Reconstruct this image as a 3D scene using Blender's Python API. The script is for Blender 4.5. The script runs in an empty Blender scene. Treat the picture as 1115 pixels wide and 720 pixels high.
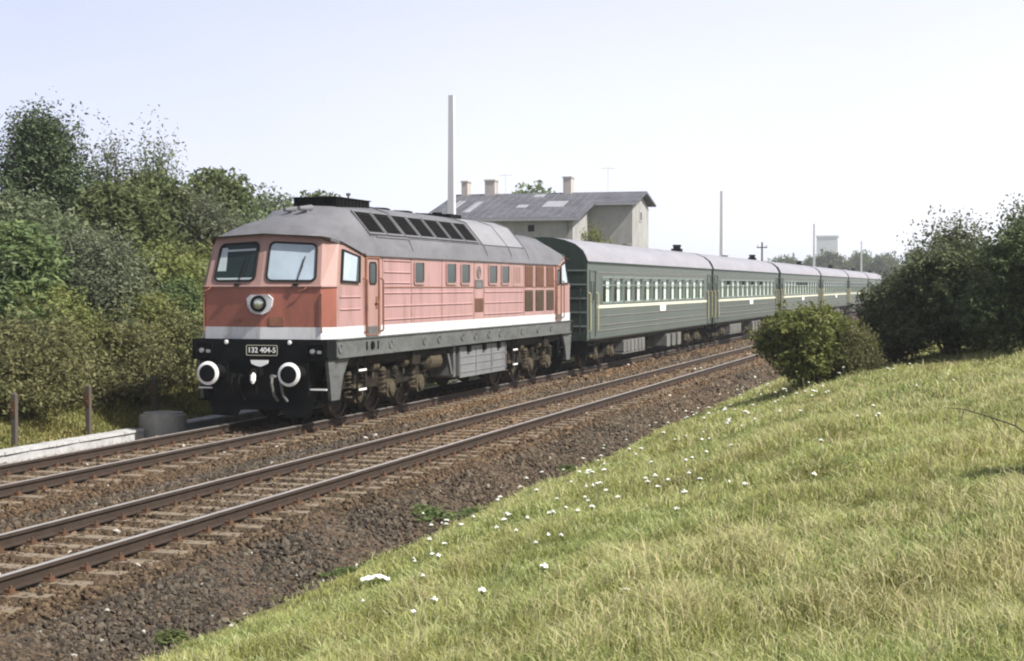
import bpy, math, random
import numpy as np
from mathutils import Vector, Matrix, noise as mnoise

R = math.radians
S = bpy.context.scene
C = S.collection
rng = np.random.default_rng(7)
random.seed(7)

# ------------------------------------------------------------------ camera, sky, sun, exposure
cam_d = bpy.data.cameras.new('camera')
cam = bpy.data.objects.new('camera', cam_d)
C.objects.link(cam)
cam.location = (0, 0, 2.77)
cam.rotation_euler = (R(90 - 1.63), 0, R(17.0))
cam_d.sensor_width = 36
cam_d.lens = 54.9
cam_d.clip_end = 6000
S.camera = cam

SUN_DIR = Vector((0.66, -0.13, 0.74)).normalized()       # from the scene towards the sun
elev = math.asin(SUN_DIR.z)
azim = math.atan2(SUN_DIR.x, SUN_DIR.y)
W = bpy.data.worlds.new('World')
S.world = W
W.use_nodes = True
wn, wl = W.node_tree.nodes, W.node_tree.links
bg = wn['Background']
sky = wn.new('ShaderNodeTexSky')
sky.sky_type = 'NISHITA'
sky.sun_disc = False
sky.sun_elevation = elev
sky.sun_rotation = azim
sky.altitude = 0
sky.air_density = 1.0
sky.dust_density = 4.0
sky.ozone_density = 1.0
veil = wn.new('ShaderNodeMixRGB')                       # thin bright summer haze over the blue
tcw = wn.new('ShaderNodeTexCoord'); sxw = wn.new('ShaderNodeSeparateXYZ'); mrw = wn.new('ShaderNodeMapRange')
mrw.inputs['From Min'].default_value = 0.02; mrw.inputs['From Max'].default_value = 0.50
mrw.inputs['To Min'].default_value = 0.94; mrw.inputs['To Max'].default_value = 0.10
wl.new(tcw.outputs['Generated'], sxw.inputs[0]); wl.new(sxw.outputs['Z'], mrw.inputs['Value']); wl.new(mrw.outputs[0], veil.inputs[0])
wl.new(sky.outputs[0], veil.inputs[1])
# the haze is thicker and whiter towards the sun's side, with a faint unevenness of thin cloud
mxw = wn.new('ShaderNodeMapRange'); mxw.inputs['From Min'].default_value = -.60; mxw.inputs['From Max'].default_value = .05
wl.new(sxw.outputs['X'], mxw.inputs['Value'])
vcol = wn.new('ShaderNodeMixRGB'); vcol.inputs[1].default_value = (10.0, 10.7, 13.6, 1); vcol.inputs[2].default_value = (14.0, 14.1, 15.0, 1)
cn = wn.new('ShaderNodeTexNoise'); cn.inputs['Scale'].default_value = 2.6; cn.inputs['Detail'].default_value = 5
cmap = wn.new('ShaderNodeMapping'); cmap.inputs['Scale'].default_value = (1, 1, 2.5)
wl.new(tcw.outputs['Generated'], cmap.inputs[0]); wl.new(cmap.outputs[0], cn.inputs[0])
cad = wn.new('ShaderNodeMath'); cad.operation = 'MULTIPLY_ADD'; cad.inputs[1].default_value = .7; wl.new(cn.outputs[0], cad.inputs[0])
csb = wn.new('ShaderNodeMath'); csb.operation = 'SUBTRACT'; csb.inputs[1].default_value = .35; csb.use_clamp = True
wl.new(mxw.outputs[0], cad.inputs[2]); wl.new(cad.outputs[0], csb.inputs[0]); wl.new(csb.outputs[0], vcol.inputs[0]); wl.new(vcol.outputs[0], veil.inputs[2])
wl.new(veil.outputs[0], bg.inputs[0])
bg.inputs[1].default_value = 0.06

sun_d = bpy.data.lights.new('sun', 'SUN')
sun_d.energy = 5.0
sun_d.angle = R(0.6)
sun_d.color = (1.0, 0.96, 0.88)
sun = bpy.data.objects.new('sun', sun_d)
C.objects.link(sun)
sun.rotation_euler = SUN_DIR.to_track_quat('Z', 'Y').to_euler()

S.view_settings.view_transform = 'Standard'
S.view_settings.look = 'None'
S.view_settings.exposure = 0.68
S.view_settings.gamma = 1
S.view_settings.use_curve_mapping = False
S.render.engine = 'CYCLES'
S.cycles.filter_width = 2.1
S.cycles.max_bounces = 6
S.cycles.transparent_max_bounces = 12
S.cycles.volume_bounces = 0

# ------------------------------------------------------------------ materials
def new_mat(name):
    m = bpy.data.materials.new(name)
    m.use_nodes = True
    return m, m.node_tree.nodes, m.node_tree.links, m.node_tree.nodes['Principled BSDF']

def paint(name, col, rough=.5, var=.25, dirt=None, dirt_amt=0.0, scale=1.5, stretch=(1, 1, .25), metal=0.0, bump=0.0, bscale=40, spec=.5):
    """painted / weathered surface: broad tone noise, streaky dirt, fine bump"""
    m, n, l, p = new_mat(name)
    tc = n.new('ShaderNodeTexCoord')
    mp = n.new('ShaderNodeMapping'); mp.inputs['Scale'].default_value = stretch
    l.new(tc.outputs['Object'], mp.inputs[0])
    nz = n.new('ShaderNodeTexNoise'); nz.inputs['Scale'].default_value = scale; nz.inputs['Detail'].default_value = 7
    nz.inputs['Roughness'].default_value = .65
    l.new(mp.outputs[0], nz.inputs[0])
    r = n.new('ShaderNodeValToRGB')
    a = [c * (1 - var) for c in col]; b = [min(1, c * (1 + var)) for c in col]
    r.color_ramp.elements[0].position = .3; r.color_ramp.elements[1].position = .7
    r.color_ramp.elements[0].color = (*a, 1); r.color_ramp.elements[1].color = (*b, 1)
    l.new(nz.outputs[0], r.inputs[0])
    out = r.outputs[0]
    if dirt:
        n2 = n.new('ShaderNodeTexNoise'); n2.inputs['Scale'].default_value = scale * 3.1; n2.inputs['Detail'].default_value = 8
        n2.inputs['Roughness'].default_value = .7
        l.new(mp.outputs[0], n2.inputs[0])
        r2 = n.new('ShaderNodeValToRGB')
        r2.color_ramp.elements[0].position = .48; r2.color_ramp.elements[1].position = .75
        r2.color_ramp.elements[0].color = (0, 0, 0, 1); r2.color_ramp.elements[1].color = (dirt_amt,) * 3 + (1,)
        l.new(n2.outputs[0], r2.inputs[0])
        mx = n.new('ShaderNodeMixRGB'); mx.inputs[2].default_value = (*dirt, 1)
        l.new(r2.outputs[0], mx.inputs[0]); l.new(out, mx.inputs[1])
        out = mx.outputs[0]
    l.new(out, p.inputs['Base Color'])
    p.inputs['Roughness'].default_value = rough
    p.inputs['Metallic'].default_value = metal
    p.inputs['Specular IOR Level'].default_value = spec
    if bump:
        n3 = n.new('ShaderNodeTexNoise'); n3.inputs['Scale'].default_value = bscale; n3.inputs['Detail'].default_value = 6
        l.new(tc.outputs['Object'], n3.inputs[0])
        bp = n.new('ShaderNodeBump'); bp.inputs['Strength'].default_value = bump; bp.inputs['Distance'].default_value = .02
        l.new(n3.outputs[0], bp.inputs['Height']); l.new(bp.outputs[0], p.inputs['Normal'])
    return m

def glass_dark(name, col, rough=.06, metal=0.0):
    m, n, l, p = new_mat(name)
    nz = n.new('ShaderNodeTexNoise'); nz.inputs['Scale'].default_value = 2.2; nz.inputs['Detail'].default_value = 4
    tc = n.new('ShaderNodeTexCoord'); l.new(tc.outputs['Object'], nz.inputs[0])
    r = n.new('ShaderNodeValToRGB')
    r.color_ramp.elements[0].color = (*[c * .75 for c in col], 1); r.color_ramp.elements[1].color = (*[min(1, c * 1.25) for c in col], 1)
    l.new(nz.outputs[0], r.inputs[0]); l.new(r.outputs[0], p.inputs['Base Color'])
    p.inputs['Roughness'].default_value = rough
    p.inputs['Metallic'].default_value = metal
    return m

def clear_glass(name, tint=(.8, .86, .84), gloss=.12):
    m, n, l, p = new_mat(name)
    n.remove(p)
    o = n['Material Output']
    t = n.new('ShaderNodeBsdfTransparent'); t.inputs[0].default_value = (*tint, 1)
    g = n.new('ShaderNodeBsdfGlossy'); g.inputs['Roughness'].default_value = .05
    lw = n.new('ShaderNodeLayerWeight'); lw.inputs[0].default_value = .12
    mx = n.new('ShaderNodeMixShader'); l.new(lw.outputs['Fresnel'], mx.inputs[0])
    l.new(t.outputs[0], mx.inputs[1]); l.new(g.outputs[0], mx.inputs[2]); l.new(mx.outputs[0], o.inputs[0])
    return m

def attr_mat(name, rough=.6, trans=.42, hue=.0, spec=.25, gain=1.0):
    """leaf / blade material: colour of each leaf from its own attribute, some light through the leaf"""
    m, n, l, p = new_mat(name)
    at = n.new('ShaderNodeAttribute'); at.attribute_name = 'tint'
    src = at.outputs['Color']
    if hue:
        oi = n.new('ShaderNodeObjectInfo')
        hs = n.new('ShaderNodeHueSaturation')
        ma = n.new('ShaderNodeMapRange'); ma.inputs['To Min'].default_value = .5 - hue; ma.inputs['To Max'].default_value = .5 + hue * .6
        mv = n.new('ShaderNodeMapRange'); mv.inputs['To Min'].default_value = .8; mv.inputs['To Max'].default_value = 1.2
        l.new(oi.outputs['Random'], ma.inputs[0]); l.new(oi.outputs['Random'], mv.inputs[0])
        l.new(ma.outputs[0], hs.inputs['Hue']); l.new(mv.outputs[0], hs.inputs['Value']); l.new(src, hs.inputs['Color'])
        src = hs.outputs[0]
    l.new(src, p.inputs['Base Color'])
    p.inputs['Roughness'].default_value = rough
    p.inputs['Specular IOR Level'].default_value = spec
    o = n['Material Output']
    tr = n.new('ShaderNodeBsdfTranslucent'); l.new(src, tr.inputs[0])
    mx = n.new('ShaderNodeMixShader'); mx.inputs[0].default_value = trans
    l.new(p.outputs[0], mx.inputs[1]); l.new(tr.outputs[0], mx.inputs[2]); l.new(mx.outputs[0], o.inputs[0])
    return m

M = {}
M['red'] = paint('half_lit_front_red_paint', (.275, .092, .066), rough=.45, var=.18, dirt=(.13, .055, .035), dirt_amt=.75, scale=1.1, stretch=(1, 1, .18), bump=.03, bscale=9)  # red darkened in its colour for the half-lit front
M['pink'] = paint('bleached_sunlit_red_paint', (.36, .215, .21), rough=.42, var=.13, dirt=(.20, .115, .095), dirt_amt=.9, scale=1.4, stretch=(1, 1, .18), bump=.03, bscale=9)  # faded red, lightened further in its colour for the sunlit side
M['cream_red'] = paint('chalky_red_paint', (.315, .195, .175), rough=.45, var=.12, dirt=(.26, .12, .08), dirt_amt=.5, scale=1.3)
M['rust_red'] = paint('rusty_red_paint', (.20, .085, .050), rough=.7, var=.3, scale=5, stretch=(1, 1, 1))
M['dark_grille'] = paint('dark_rusty_grille', (.050, .030, .016), rough=.8, var=.35, scale=7, stretch=(1, 1, 1))
M['rust_grille'] = paint('rusty_brown_grille', (.115, .052, .030), rough=.75, var=.3, scale=7, stretch=(1, 1, 1))
M['white'] = paint('white_band_paint', (.56, .57, .60), rough=.45, var=.06, dirt=(.34, .31, .28), dirt_amt=.75, scale=1.9)
M['purewhite'] = paint('white_paint', (.80, .80, .80), rough=.5, var=.05)
M['roofgrey'] = paint('sooty_grey_roof', (.125, .125, .137), rough=.55, var=.22, dirt=(.07, .068, .068), dirt_amt=.7, scale=1.1, stretch=(1, .5, 1), bump=.05, bscale=6)
rm = M['roofgrey']; gn, gl = rm.node_tree.nodes, rm.node_tree.links
pb = gn['Principled BSDF']; tcs = gn.new('ShaderNodeTexCoord'); mps = gn.new('ShaderNodeMapping')
mps.inputs['Location'].default_value = (0, -10.9 * .38, 0); mps.inputs['Scale'].default_value = (.75, .38, 0)
lns = gn.new('ShaderNodeVectorMath'); lns.operation = 'LENGTH'; nzs = gn.new('ShaderNodeTexNoise'); nzs.inputs['Scale'].default_value = 2.2; nzs.inputs['Detail'].default_value = 7
ads = gn.new('ShaderNodeMath'); ads.operation = 'MULTIPLY_ADD'; ads.inputs[1].default_value = .9
rps = gn.new('ShaderNodeValToRGB'); rps.color_ramp.elements[0].position = .55; rps.color_ramp.elements[1].position = 1.0
rps.color_ramp.elements[0].color = (.75, .75, .75, 1); rps.color_ramp.elements[1].color = (0, 0, 0, 1)
mxs = gn.new('ShaderNodeMixRGB'); mxs.inputs[2].default_value = (.035, .034, .034, 1)
gl.new(tcs.outputs['Object'], mps.inputs[0]); gl.new(mps.outputs[0], lns.inputs[0]); gl.new(tcs.outputs['Object'], nzs.inputs[0]); gl.new(nzs.outputs[0], ads.inputs[0]); gl.new(lns.outputs['Value'], ads.inputs[2])
gl.new(ads.outputs[0], rps.inputs[0]); gl.new(rps.outputs[0], mxs.inputs[0]); gl.new(pb.inputs['Base Color'].links[0].from_socket, mxs.inputs[1]); gl.new(mxs.outputs[0], pb.inputs['Base Color'])
M['roofpale'] = paint('pale_grey_roof_panel', (.215, .215, .235), rough=.5, var=.12, dirt=(.14, .14, .14), dirt_amt=.5, scale=1.3, stretch=(1, .5, 1))
M['soot'] = paint('black_soot_metal', (.005, .005, .005), rough=.8, var=.35, scale=3, stretch=(1, 1, 1), spec=.1)
M['frame'] = paint('grey_frame_paint', (.095, .10, .10), rough=.6, var=.25, dirt=(.035, .031, .026), dirt_amt=.85, scale=2.2, stretch=(1, .6, 1))
M['tank'] = paint('grey_tank_paint', (.165, .17, .18), rough=.5, var=.18, dirt=(.09, .08, .07), dirt_amt=.6, scale=2.0)
M['black'] = paint('black_buffer_beam_paint', (.005, .0055, .006), rough=.7, var=.4, scale=4, stretch=(1, 1, 1), spec=.12)
M['bogie'] = paint('oily_brown_bogie', (.018, .0155, .012), rough=.75, var=.4, dirt=(.06, .047, .03), dirt_amt=.75, scale=3.4, stretch=(1, 1, 1), bump=.2, bscale=30, spec=.12)
M['bogie_dust'] = paint('dusty_bogie_castings', (.075, .062, .043), rough=.85, var=.35, dirt=(.018, .014, .010), dirt_amt=.9, scale=4, stretch=(1, 1, 1), bump=.2, bscale=30, spec=.12)
M['wheel'] = paint('worn_wheel_steel', (.07, .055, .045), rough=.6, var=.3, metal=.4, scale=5, stretch=(1, 1, 1), spec=.12)
M['steel'] = paint('bright_steel', (.45, .45, .46), rough=.35, var=.15, metal=.9, scale=5)
M['glass'] = glass_dark('dark_green_window_glass', (.016, .026, .024), .12)
M['glass_sky'] = glass_dark('dusty_sky_reflection_glass', (.34, .41, .48), .10, .0)  # pale base colour stands in for sky reflected in the dusty pane
M['glass_clear'] = clear_glass('clear_window_glass')
M['lens'] = glass_dark('headlight_lens', (.55, .58, .50), .08, .7)
M['rubber'] = paint('black_rubber', (.02, .02, .02), rough=.8, var=.2, spec=.12)
M['green'] = paint('dark_green_coach_paint', (.064, .080, .073), rough=.40, var=.10, dirt=(.10, .115, .10), dirt_amt=.5, scale=1.0, stretch=(1, .6, .3))
gm = M['green']; gn, gl = gm.node_tree.nodes, gm.node_tree.links
oi = gn.new('ShaderNodeObjectInfo'); mv = gn.new('ShaderNodeMapRange'); mv.inputs['To Min'].default_value = .82; mv.inputs['To Max'].default_value = 1.15
hsv = gn.new('ShaderNodeHueSaturation'); pb = gn['Principled BSDF']
gl.new(oi.outputs['Random'], mv.inputs[0]); gl.new(mv.outputs[0], hsv.inputs['Value']); gl.new(pb.inputs['Base Color'].links[0].from_socket, hsv.inputs['Color']); gl.new(hsv.outputs[0], pb.inputs['Base Color'])
M['greenpier'] = paint('grey_green_window_band_paint', (.15, .18, .168), rough=.42, var=.10, scale=1.2)
M['greendark'] = paint('sooty_green_end_wall', (.030, .046, .038), rough=.6, var=.2, dirt=(.02, .02, .018), dirt_amt=.6, scale=2, spec=.12)
M['coachroof'] = paint('silver_grey_coach_roof', (.245, .24, .275), rough=.55, var=.12, dirt=(.16, .155, .165), dirt_amt=.5, scale=1.1, stretch=(1, .35, 1))
M['cream'] = paint('cream_line_paint', (.60, .585, .47), rough=.5, var=.08)
M['yellow'] = paint('pale_yellow_handrail_paint', (.42, .39, .22), rough=.5, var=.1)
M['curtain'] = paint('white_curtain_cloth', (.85, .86, .84), rough=.9, var=.08, scale=6, stretch=(1, 3, .3))
M['interior'] = paint('dim_coach_interior', (.045, .052, .047), rough=.9, var=.3)
M['ledge_glare'] = paint('pale_ledge_and_glare', (.34, .40, .42), rough=.9, var=.15)
M['under'] = paint('grey_underframe_box_paint', (.13, .13, .125), rough=.7, var=.3, dirt=(.06, .05, .04), dirt_amt=.6, scale=3)
M['concrete'] = paint('old_concrete', (.30, .29, .26), rough=.9, var=.2, dirt=(.13, .125, .10), dirt_amt=.6, scale=3, stretch=(1, 1, .4), bump=.25, bscale=30)
M['mast'] = paint('pale_mast_concrete', (.52, .52, .55), rough=.85, var=.1, scale=2)
M['duct'] = paint('whitish_duct_concrete', (.40, .405, .41), rough=.85, var=.2, dirt=(.17, .165, .13), dirt_amt=.85, scale=3, stretch=(1, 1, 1), bump=.15)
M['wood'] = paint('weathered_wood', (.075, .062, .05), rough=.85, var=.3, scale=4)
M['sleeper'] = paint('dusty_sleeper', (.175, .14, .10), rough=.9, var=.35, dirt=(.075, .050, .030), dirt_amt=.9, scale=4, stretch=(1, 2, 1), bump=.3, bscale=25)
M['fasten'] = paint('rusty_fastening', (.085, .042, .022), rough=.8, var=.3, scale=9)
M['rust'] = paint('rusty_rail_side', (.034, .021, .014), rough=.75, var=.35, scale=4, stretch=(1, 1, 1), bump=.1)
M['railtop'] = paint('worn_rail_head', (.44, .42, .41), rough=.38, var=.15, metal=.35, scale=4, dirt=(.20, .13, .09), dirt_amt=.45, stretch=(1, .2, 1))
M['plaster'] = paint('grey_render_wall', (.30, .30, .295), rough=.9, var=.18, dirt=(.17, .17, .16), dirt_amt=.85, scale=.45, stretch=(1, 1, .6), bump=.1)
M['slate'] = paint('patchy_grey_tar_roof', (.072, .073, .088), rough=.75, var=.4, dirt=(.15, .147, .165), dirt_amt=.8, scale=.8, stretch=(1, 1, 1), bump=.1)
M['patch'] = paint('pale_roof_patch', (.27, .27, .30), rough=.6, var=.1)
M['brick'] = paint('pale_chimney_render', (.40, .37, .35), rough=.9, var=.15, scale=2)
M['bark'] = paint('grey_brown_bark', (.075, .060, .045), rough=.9, var=.3, scale=6, bump=.3)
M['fargrey'] = paint('pale_tower_render', (.50, .52, .56), rough=.9, var=.06, scale=.1)
M['farroof'] = paint('greyish_far_roof', (.26, .22, .22), rough=.9, var=.1, scale=.2)
M['leaf'] = attr_mat('shrub_leaves', hue=.020)
M['leafbush'] = attr_mat('round_bush_leaves', hue=0)
M['leafdark'] = attr_mat('dark_shrub_leaves', hue=.01, trans=.25)
M['grassblade'] = attr_mat('meadow_grass_blades', rough=.7, trans=.4, spec=.15)
M['stone'] = attr_mat('ballast_stone', rough=.9, trans=0.0, spec=.2)
M['petal'] = paint('white_umbel_petals', (.72, .73, .68), rough=.8, var=.05, scale=30, stretch=(1, 1, 1))
M['stalk'] = paint('green_stalk', (.14, .18, .06), rough=.8, var=.2)
M['paper'] = paint('crumpled_white_paper', (.62, .62, .62), rough=.9, var=.06, scale=8)

def ground_mat():
    m, n, l, p = new_mat('meadow_soil')
    tc = n.new('ShaderNodeTexCoord')
    a = n.new('ShaderNodeTexNoise'); a.inputs['Scale'].default_value = .35; a.inputs['Detail'].default_value = 8
    b = n.new('ShaderNodeTexNoise'); b.inputs['Scale'].default_value = 14; b.inputs['Detail'].default_value = 8
    l.new(tc.outputs['Object'], a.inputs[0]); l.new(tc.outputs['Object'], b.inputs[0])
    r = n.new('ShaderNodeValToRGB')
    r.color_ramp.elements[0].position = .35; r.color_ramp.elements[1].position = .66
    r.color_ramp.elements[0].color = (.13, .15, .05, 1); r.color_ramp.elements[1].color = (.28, .24, .115, 1)
    l.new(a.outputs[0], r.inputs[0])
    mx = n.new('ShaderNodeMixRGB'); mx.blend_type = 'MULTIPLY'; mx.inputs[0].default_value = .7
    r2 = n.new('ShaderNodeValToRGB'); r2.color_ramp.elements[0].position = .3; r2.color_ramp.elements[0].color = (.3, .3, .3, 1); r2.color_ramp.elements[1].position = .7
    l.new(b.outputs[0], r2.inputs[0]); l.new(r.outputs[0], mx.inputs[1]); l.new(r2.outputs[0], mx.inputs[2])
    l.new(mx.outputs[0], p.inputs['Base Color']); p.inputs['Roughness'].default_value = .95; p.inputs['Specular IOR Level'].default_value = .1
    bp = n.new('ShaderNodeBump'); bp.inputs['Strength'].default_value = .6; bp.inputs['Distance'].default_value = .05
    l.new(b.outputs[0], bp.inputs['Height']); l.new(bp.outputs[0], p.inputs['Normal'])
    return m
M['ground'] = ground_mat()

def ballast_mat():
    m, n, l, p = new_mat('ballast_bed')
    tc = n.new('ShaderNodeTexCoord')
    v = n.new('ShaderNodeTexVoronoi'); v.inputs['Scale'].default_value = 20
    a = n.new('ShaderNodeTexNoise'); a.inputs['Scale'].default_value = .7; a.inputs['Detail'].default_value = 6
    l.new(tc.outputs['Object'], v.inputs[0]); l.new(tc.outputs['Object'], a.inputs[0])
    sp = n.new('ShaderNodeSeparateColor'); l.new(v.outputs['Color'], sp.inputs[0])
    r = n.new('ShaderNodeValToRGB')
    r.color_ramp.elements[0].color = (.028, .021, .016, 1); r.color_ramp.elements[1].color = (.105, .076, .054, 1)
    l.new(sp.outputs[0], r.inputs[0])
    mx = n.new('ShaderNodeMixRGB'); mx.inputs[2].default_value = (.115, .078, .054, 1)
    r2 = n.new('ShaderNodeValToRGB'); r2.color_ramp.elements[0].position = .45; r2.color_ramp.elements[1].position = .7
    r2.color_ramp.elements[1].color = (.5, .5, .5, 1)
    l.new(a.outputs[0], r2.inputs[0]); l.new(r2.outputs[0], mx.inputs[0]); l.new(r.outputs[0], mx.inputs[1])
    l.new(mx.outputs[0], p.inputs['Base Color']); p.inputs['Roughness'].default_value = .95; p.inputs['Specular IOR Level'].default_value = .1
    bp = n.new('ShaderNodeBump'); bp.inputs['Strength'].default_value = 1; bp.inputs['Distance'].default_value = .03
    l.new(v.outputs['Distance'], bp.inputs['Height']); l.new(bp.outputs[0], p.inputs['Normal'])
    return m
M['ballast'] = ballast_mat()

# ------------------------------------------------------------------ mesh helpers
class MB:
    """collects faces, then links them as ONE mesh object"""
    def __init__(self): self.v, self.f, self.mi, self.cur = [], [], [], 0
    def add(self, vs, fs):
        o = len(self.v)
        self.v += [tuple(x) for x in vs]
        self.f += [tuple(i + o for i in q) for q in fs]
        self.mi += [self.cur] * len(fs)
        return self
    def box(self, x0, x1, y0, y1, z0, z1):
        return self.add([(x0, y0, z0), (x1, y0, z0), (x1, y1, z0), (x0, y1, z0), (x0, y0, z1), (x1, y0, z1), (x1, y1, z1), (x0, y1, z1)],
                        [(0, 3, 2, 1), (4, 5, 6, 7), (0, 1, 5, 4), (1, 2, 6, 5), (2, 3, 7, 6), (3, 0, 4, 7)])
    def bbox(self, x0, x1, y0, y1, z0, z1, b=.02):
        """box with chamfered long edges (octagon section in y/z, capped)"""
        pr = [(y0 + b, z0), (y1 - b, z0), (y1, z0 + b), (y1, z1 - b), (y1 - b, z1), (y0 + b, z1), (y0, z1 - b), (y0, z0 + b)]
        n = 8
        vs = [(x0, y, z) for y, z in pr] + [(x1, y, z) for y, z in pr]
        fs = [tuple(range(n))[::-1], tuple(range(n, 2 * n))] + [(i, (i + 1) % n, n + (i + 1) % n, n + i) for i in range(n)]
        return self.add(vs, fs)
    def tube(self, p0, p1, r0, r1=None, n=10, caps=True):
        r1 = r0 if r1 is None else r1
        p0, p1 = Vector(p0), Vector(p1)
        d = (p1 - p0).normalized()
        a = d.orthogonal().normalized(); b = d.cross(a)
        vs = []
        for p, r in ((p0, r0), (p1, r1)):
            for i in range(n):
                t = 2 * math.pi * i / n
                vs.append(p + a * r * math.cos(t) + b * r * math.sin(t))
        fs = [(i, (i + 1) % n, n + (i + 1) % n, n + i) for i in range(n)]
        if caps: fs += [tuple(range(n))[::-1], tuple(range(n, 2 * n))]
        return self.add(vs, fs)
    def path(self, pts, r, n=6, taper=1.0):
        k = len(pts) - 1
        for i in range(k):
            ra = r * (1 + (taper - 1) * i / k); rb = r * (1 + (taper - 1) * (i + 1) / k)
            self.tube(pts[i], pts[i + 1], ra, rb, n)
        return self
    def lathe(self, o, axis, prof, n=20):
        """profile [(along axis, radius)] turned about axis through o"""
        o = Vector(o); d = Vector(axis).normalized(); a = d.orthogonal().normalized(); b = d.cross(a)
        vs = []
        for t, r in prof:
            for i in range(n):
                w = 2 * math.pi * i / n
                vs.append(o + d * t + a * r * math.cos(w) + b * r * math.sin(w))
        fs = []
        for k in range(len(prof) - 1):
            for i in range(n):
                fs.append((k * n + i, k * n + (i + 1) % n, (k + 1) * n + (i + 1) % n, (k + 1) * n + i))
        fs += [tuple(range(n))[::-1], tuple(range((len(prof) - 1) * n, len(prof) * n))]
        return self.add(vs, fs)
    def plate(self, fn, poly, t0, t1):
        """polygon in (u,v) mapped by fn(u,v,t), from offset t0 to t1"""
        n = len(poly)
        vs = [fn(u, v, t0) for u, v in poly] + [fn(u, v, t1) for u, v in poly]
        fs = [tuple(range(n))[::-1], tuple(range(n, 2 * n))] + [(i, (i + 1) % n, n + (i + 1) % n, n + i) for i in range(n)]
        return self.add(vs, fs)
    def ring(self, fn, outer, inner, t0, t1):
        n = len(outer)
        vs = [fn(u, v, t0) for u, v in outer] + [fn(u, v, t0) for u, v in inner] + [fn(u, v, t1) for u, v in outer] + [fn(u, v, t1) for u, v in inner]
        fs = []
        for i in range(n):
            j = (i + 1) % n
            fs += [(2 * n + i, 2 * n + j, 3 * n + j, 3 * n + i), (i, j, 2 * n + j, 2 * n + i), (n + j, n + i, 3 * n + i, 3 * n + j), (j, i, n + i, n + j)]
        return self.add(vs, fs)
    def loft(self, secs, close=False):
        n = len(secs[0])
        vs = [p for s in secs for p in s]
        fs = []
        for k in range(len(secs) - 1):
            for i in range(n - (0 if close else 1)):
                j = (i + 1) % n
                fs.append((k * n + i, k * n + j, (k + 1) * n + j, (k + 1) * n + i))
        return self.add(vs, fs)
    def build(self, name, mats, parent=None, smooth=False):
        me = bpy.data.meshes.new(name)
        me.from_pydata(self.v, [], self.f)
        for m in (mats if isinstance(mats, (list, tuple)) else [mats]): me.materials.append(m)
        me.polygons.foreach_set('material_index', self.mi)
        if smooth:
            me.polygons.foreach_set('use_smooth', [True] * len(me.polygons))
            me.set_sharp_from_angle(angle=R(32))
        me.update()
        o = bpy.data.objects.new(name, me)
        C.objects.link(o)
        if parent is not None: o.parent = parent
        return o

def np_mesh(name, verts, faces, mat, tint=None):
    """fast mesh from arrays; faces (n,k) of one size; tint per face"""
    me = bpy.data.meshes.new(name)
    nv, nf, k = len(verts), len(faces), faces.shape[1]
    me.vertices.add(nv); me.vertices.foreach_set('co', np.ascontiguousarray(verts, dtype=np.float32).ravel())
    me.loops.add(nf * k); me.loops.foreach_set('vertex_index', np.ascontiguousarray(faces, dtype=np.int32).ravel())
    me.polygons.add(nf)
    me.polygons.foreach_set('loop_start', np.arange(0, nf * k, k, dtype=np.int32))
    me.polygons.foreach_set('loop_total', np.full(nf, k, dtype=np.int32))
    if tint is not None:
        at = me.attributes.new('tint', 'FLOAT_COLOR', 'FACE')
        at.data.foreach_set('color', np.ascontiguousarray(np.c_[tint, np.ones(nf)], dtype=np.float32).ravel())
    me.materials.append(mat)
    me.update(calc_edges=True)
    me.shade_flat()
    return me

def link(name, me, parent=None, loc=None):
    o = bpy.data.objects.new(name, me); C.objects.link(o)
    if parent is not None: o.parent = parent
    if loc is not None: o.location = loc
    return o

def tag(o, label, cat, group=None):
    o['label'] = label; o['category'] = cat
    if group: o['group'] = group
    elif 'group' in o: del o['group']
    return o

def thing(name, label, cat, loc=(0, 0, 0), rz=0, group=None):
    o = bpy.data.objects.new(name, None); C.objects.link(o)
    o.location = loc; o.rotation_euler = (0, 0, rz); o.empty_display_size = .3
    return tag(o, label, cat, group)

def kind(o, k): o['kind'] = k; return o

def children_map():
    ch = {}
    for o in bpy.data.objects:
        if o.parent: ch.setdefault(o.parent.name, []).append(o)
    return ch

def copy_tree(root, ch, parent=None):
    c = root.copy(); C.objects.link(c)
    if parent is not None: c.parent = parent
    for k in ch.get(root.name, []): copy_tree(k, ch, c)
    return c

def rrect(u0, u1, v0, v1, r=.06, n=4):
    p = []
    for cx, cy, a in ((u1 - r, v1 - r, 0), (u0 + r, v1 - r, 90), (u0 + r, v0 + r, 180), (u1 - r, v0 + r, 270)):
        for i in range(n + 1):
            t = R(a + 90 * i / n)
            p.append((cx + r * math.cos(t), cy + r * math.sin(t)))
    return p

def side(x, s):                       # vertical side plane at lateral x on side s
    return lambda u, v, t: (s * (x + t), u, v)

def text_mesh(body, size, mat, parent, name, mtx, extrude=.004, bold=0.0):
    cu = bpy.data.curves.new(name, 'FONT')
    cu.body = body; cu.size = size; cu.align_x = 'CENTER'; cu.align_y = 'CENTER'; cu.extrude = extrude; cu.offset = bold
    tmp = bpy.data.objects.new(name + '_curve', cu); C.objects.link(tmp)
    bpy.context.view_layer.update()
    me = bpy.data.meshes.new_from_object(tmp.evaluated_get(bpy.context.evaluated_depsgraph_get()))
    bpy.data.objects.remove(tmp)
    me.transform(mtx); me.materials.clear(); me.materials.append(mat)
    me.name = name
    return link(name, me, parent)

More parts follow.
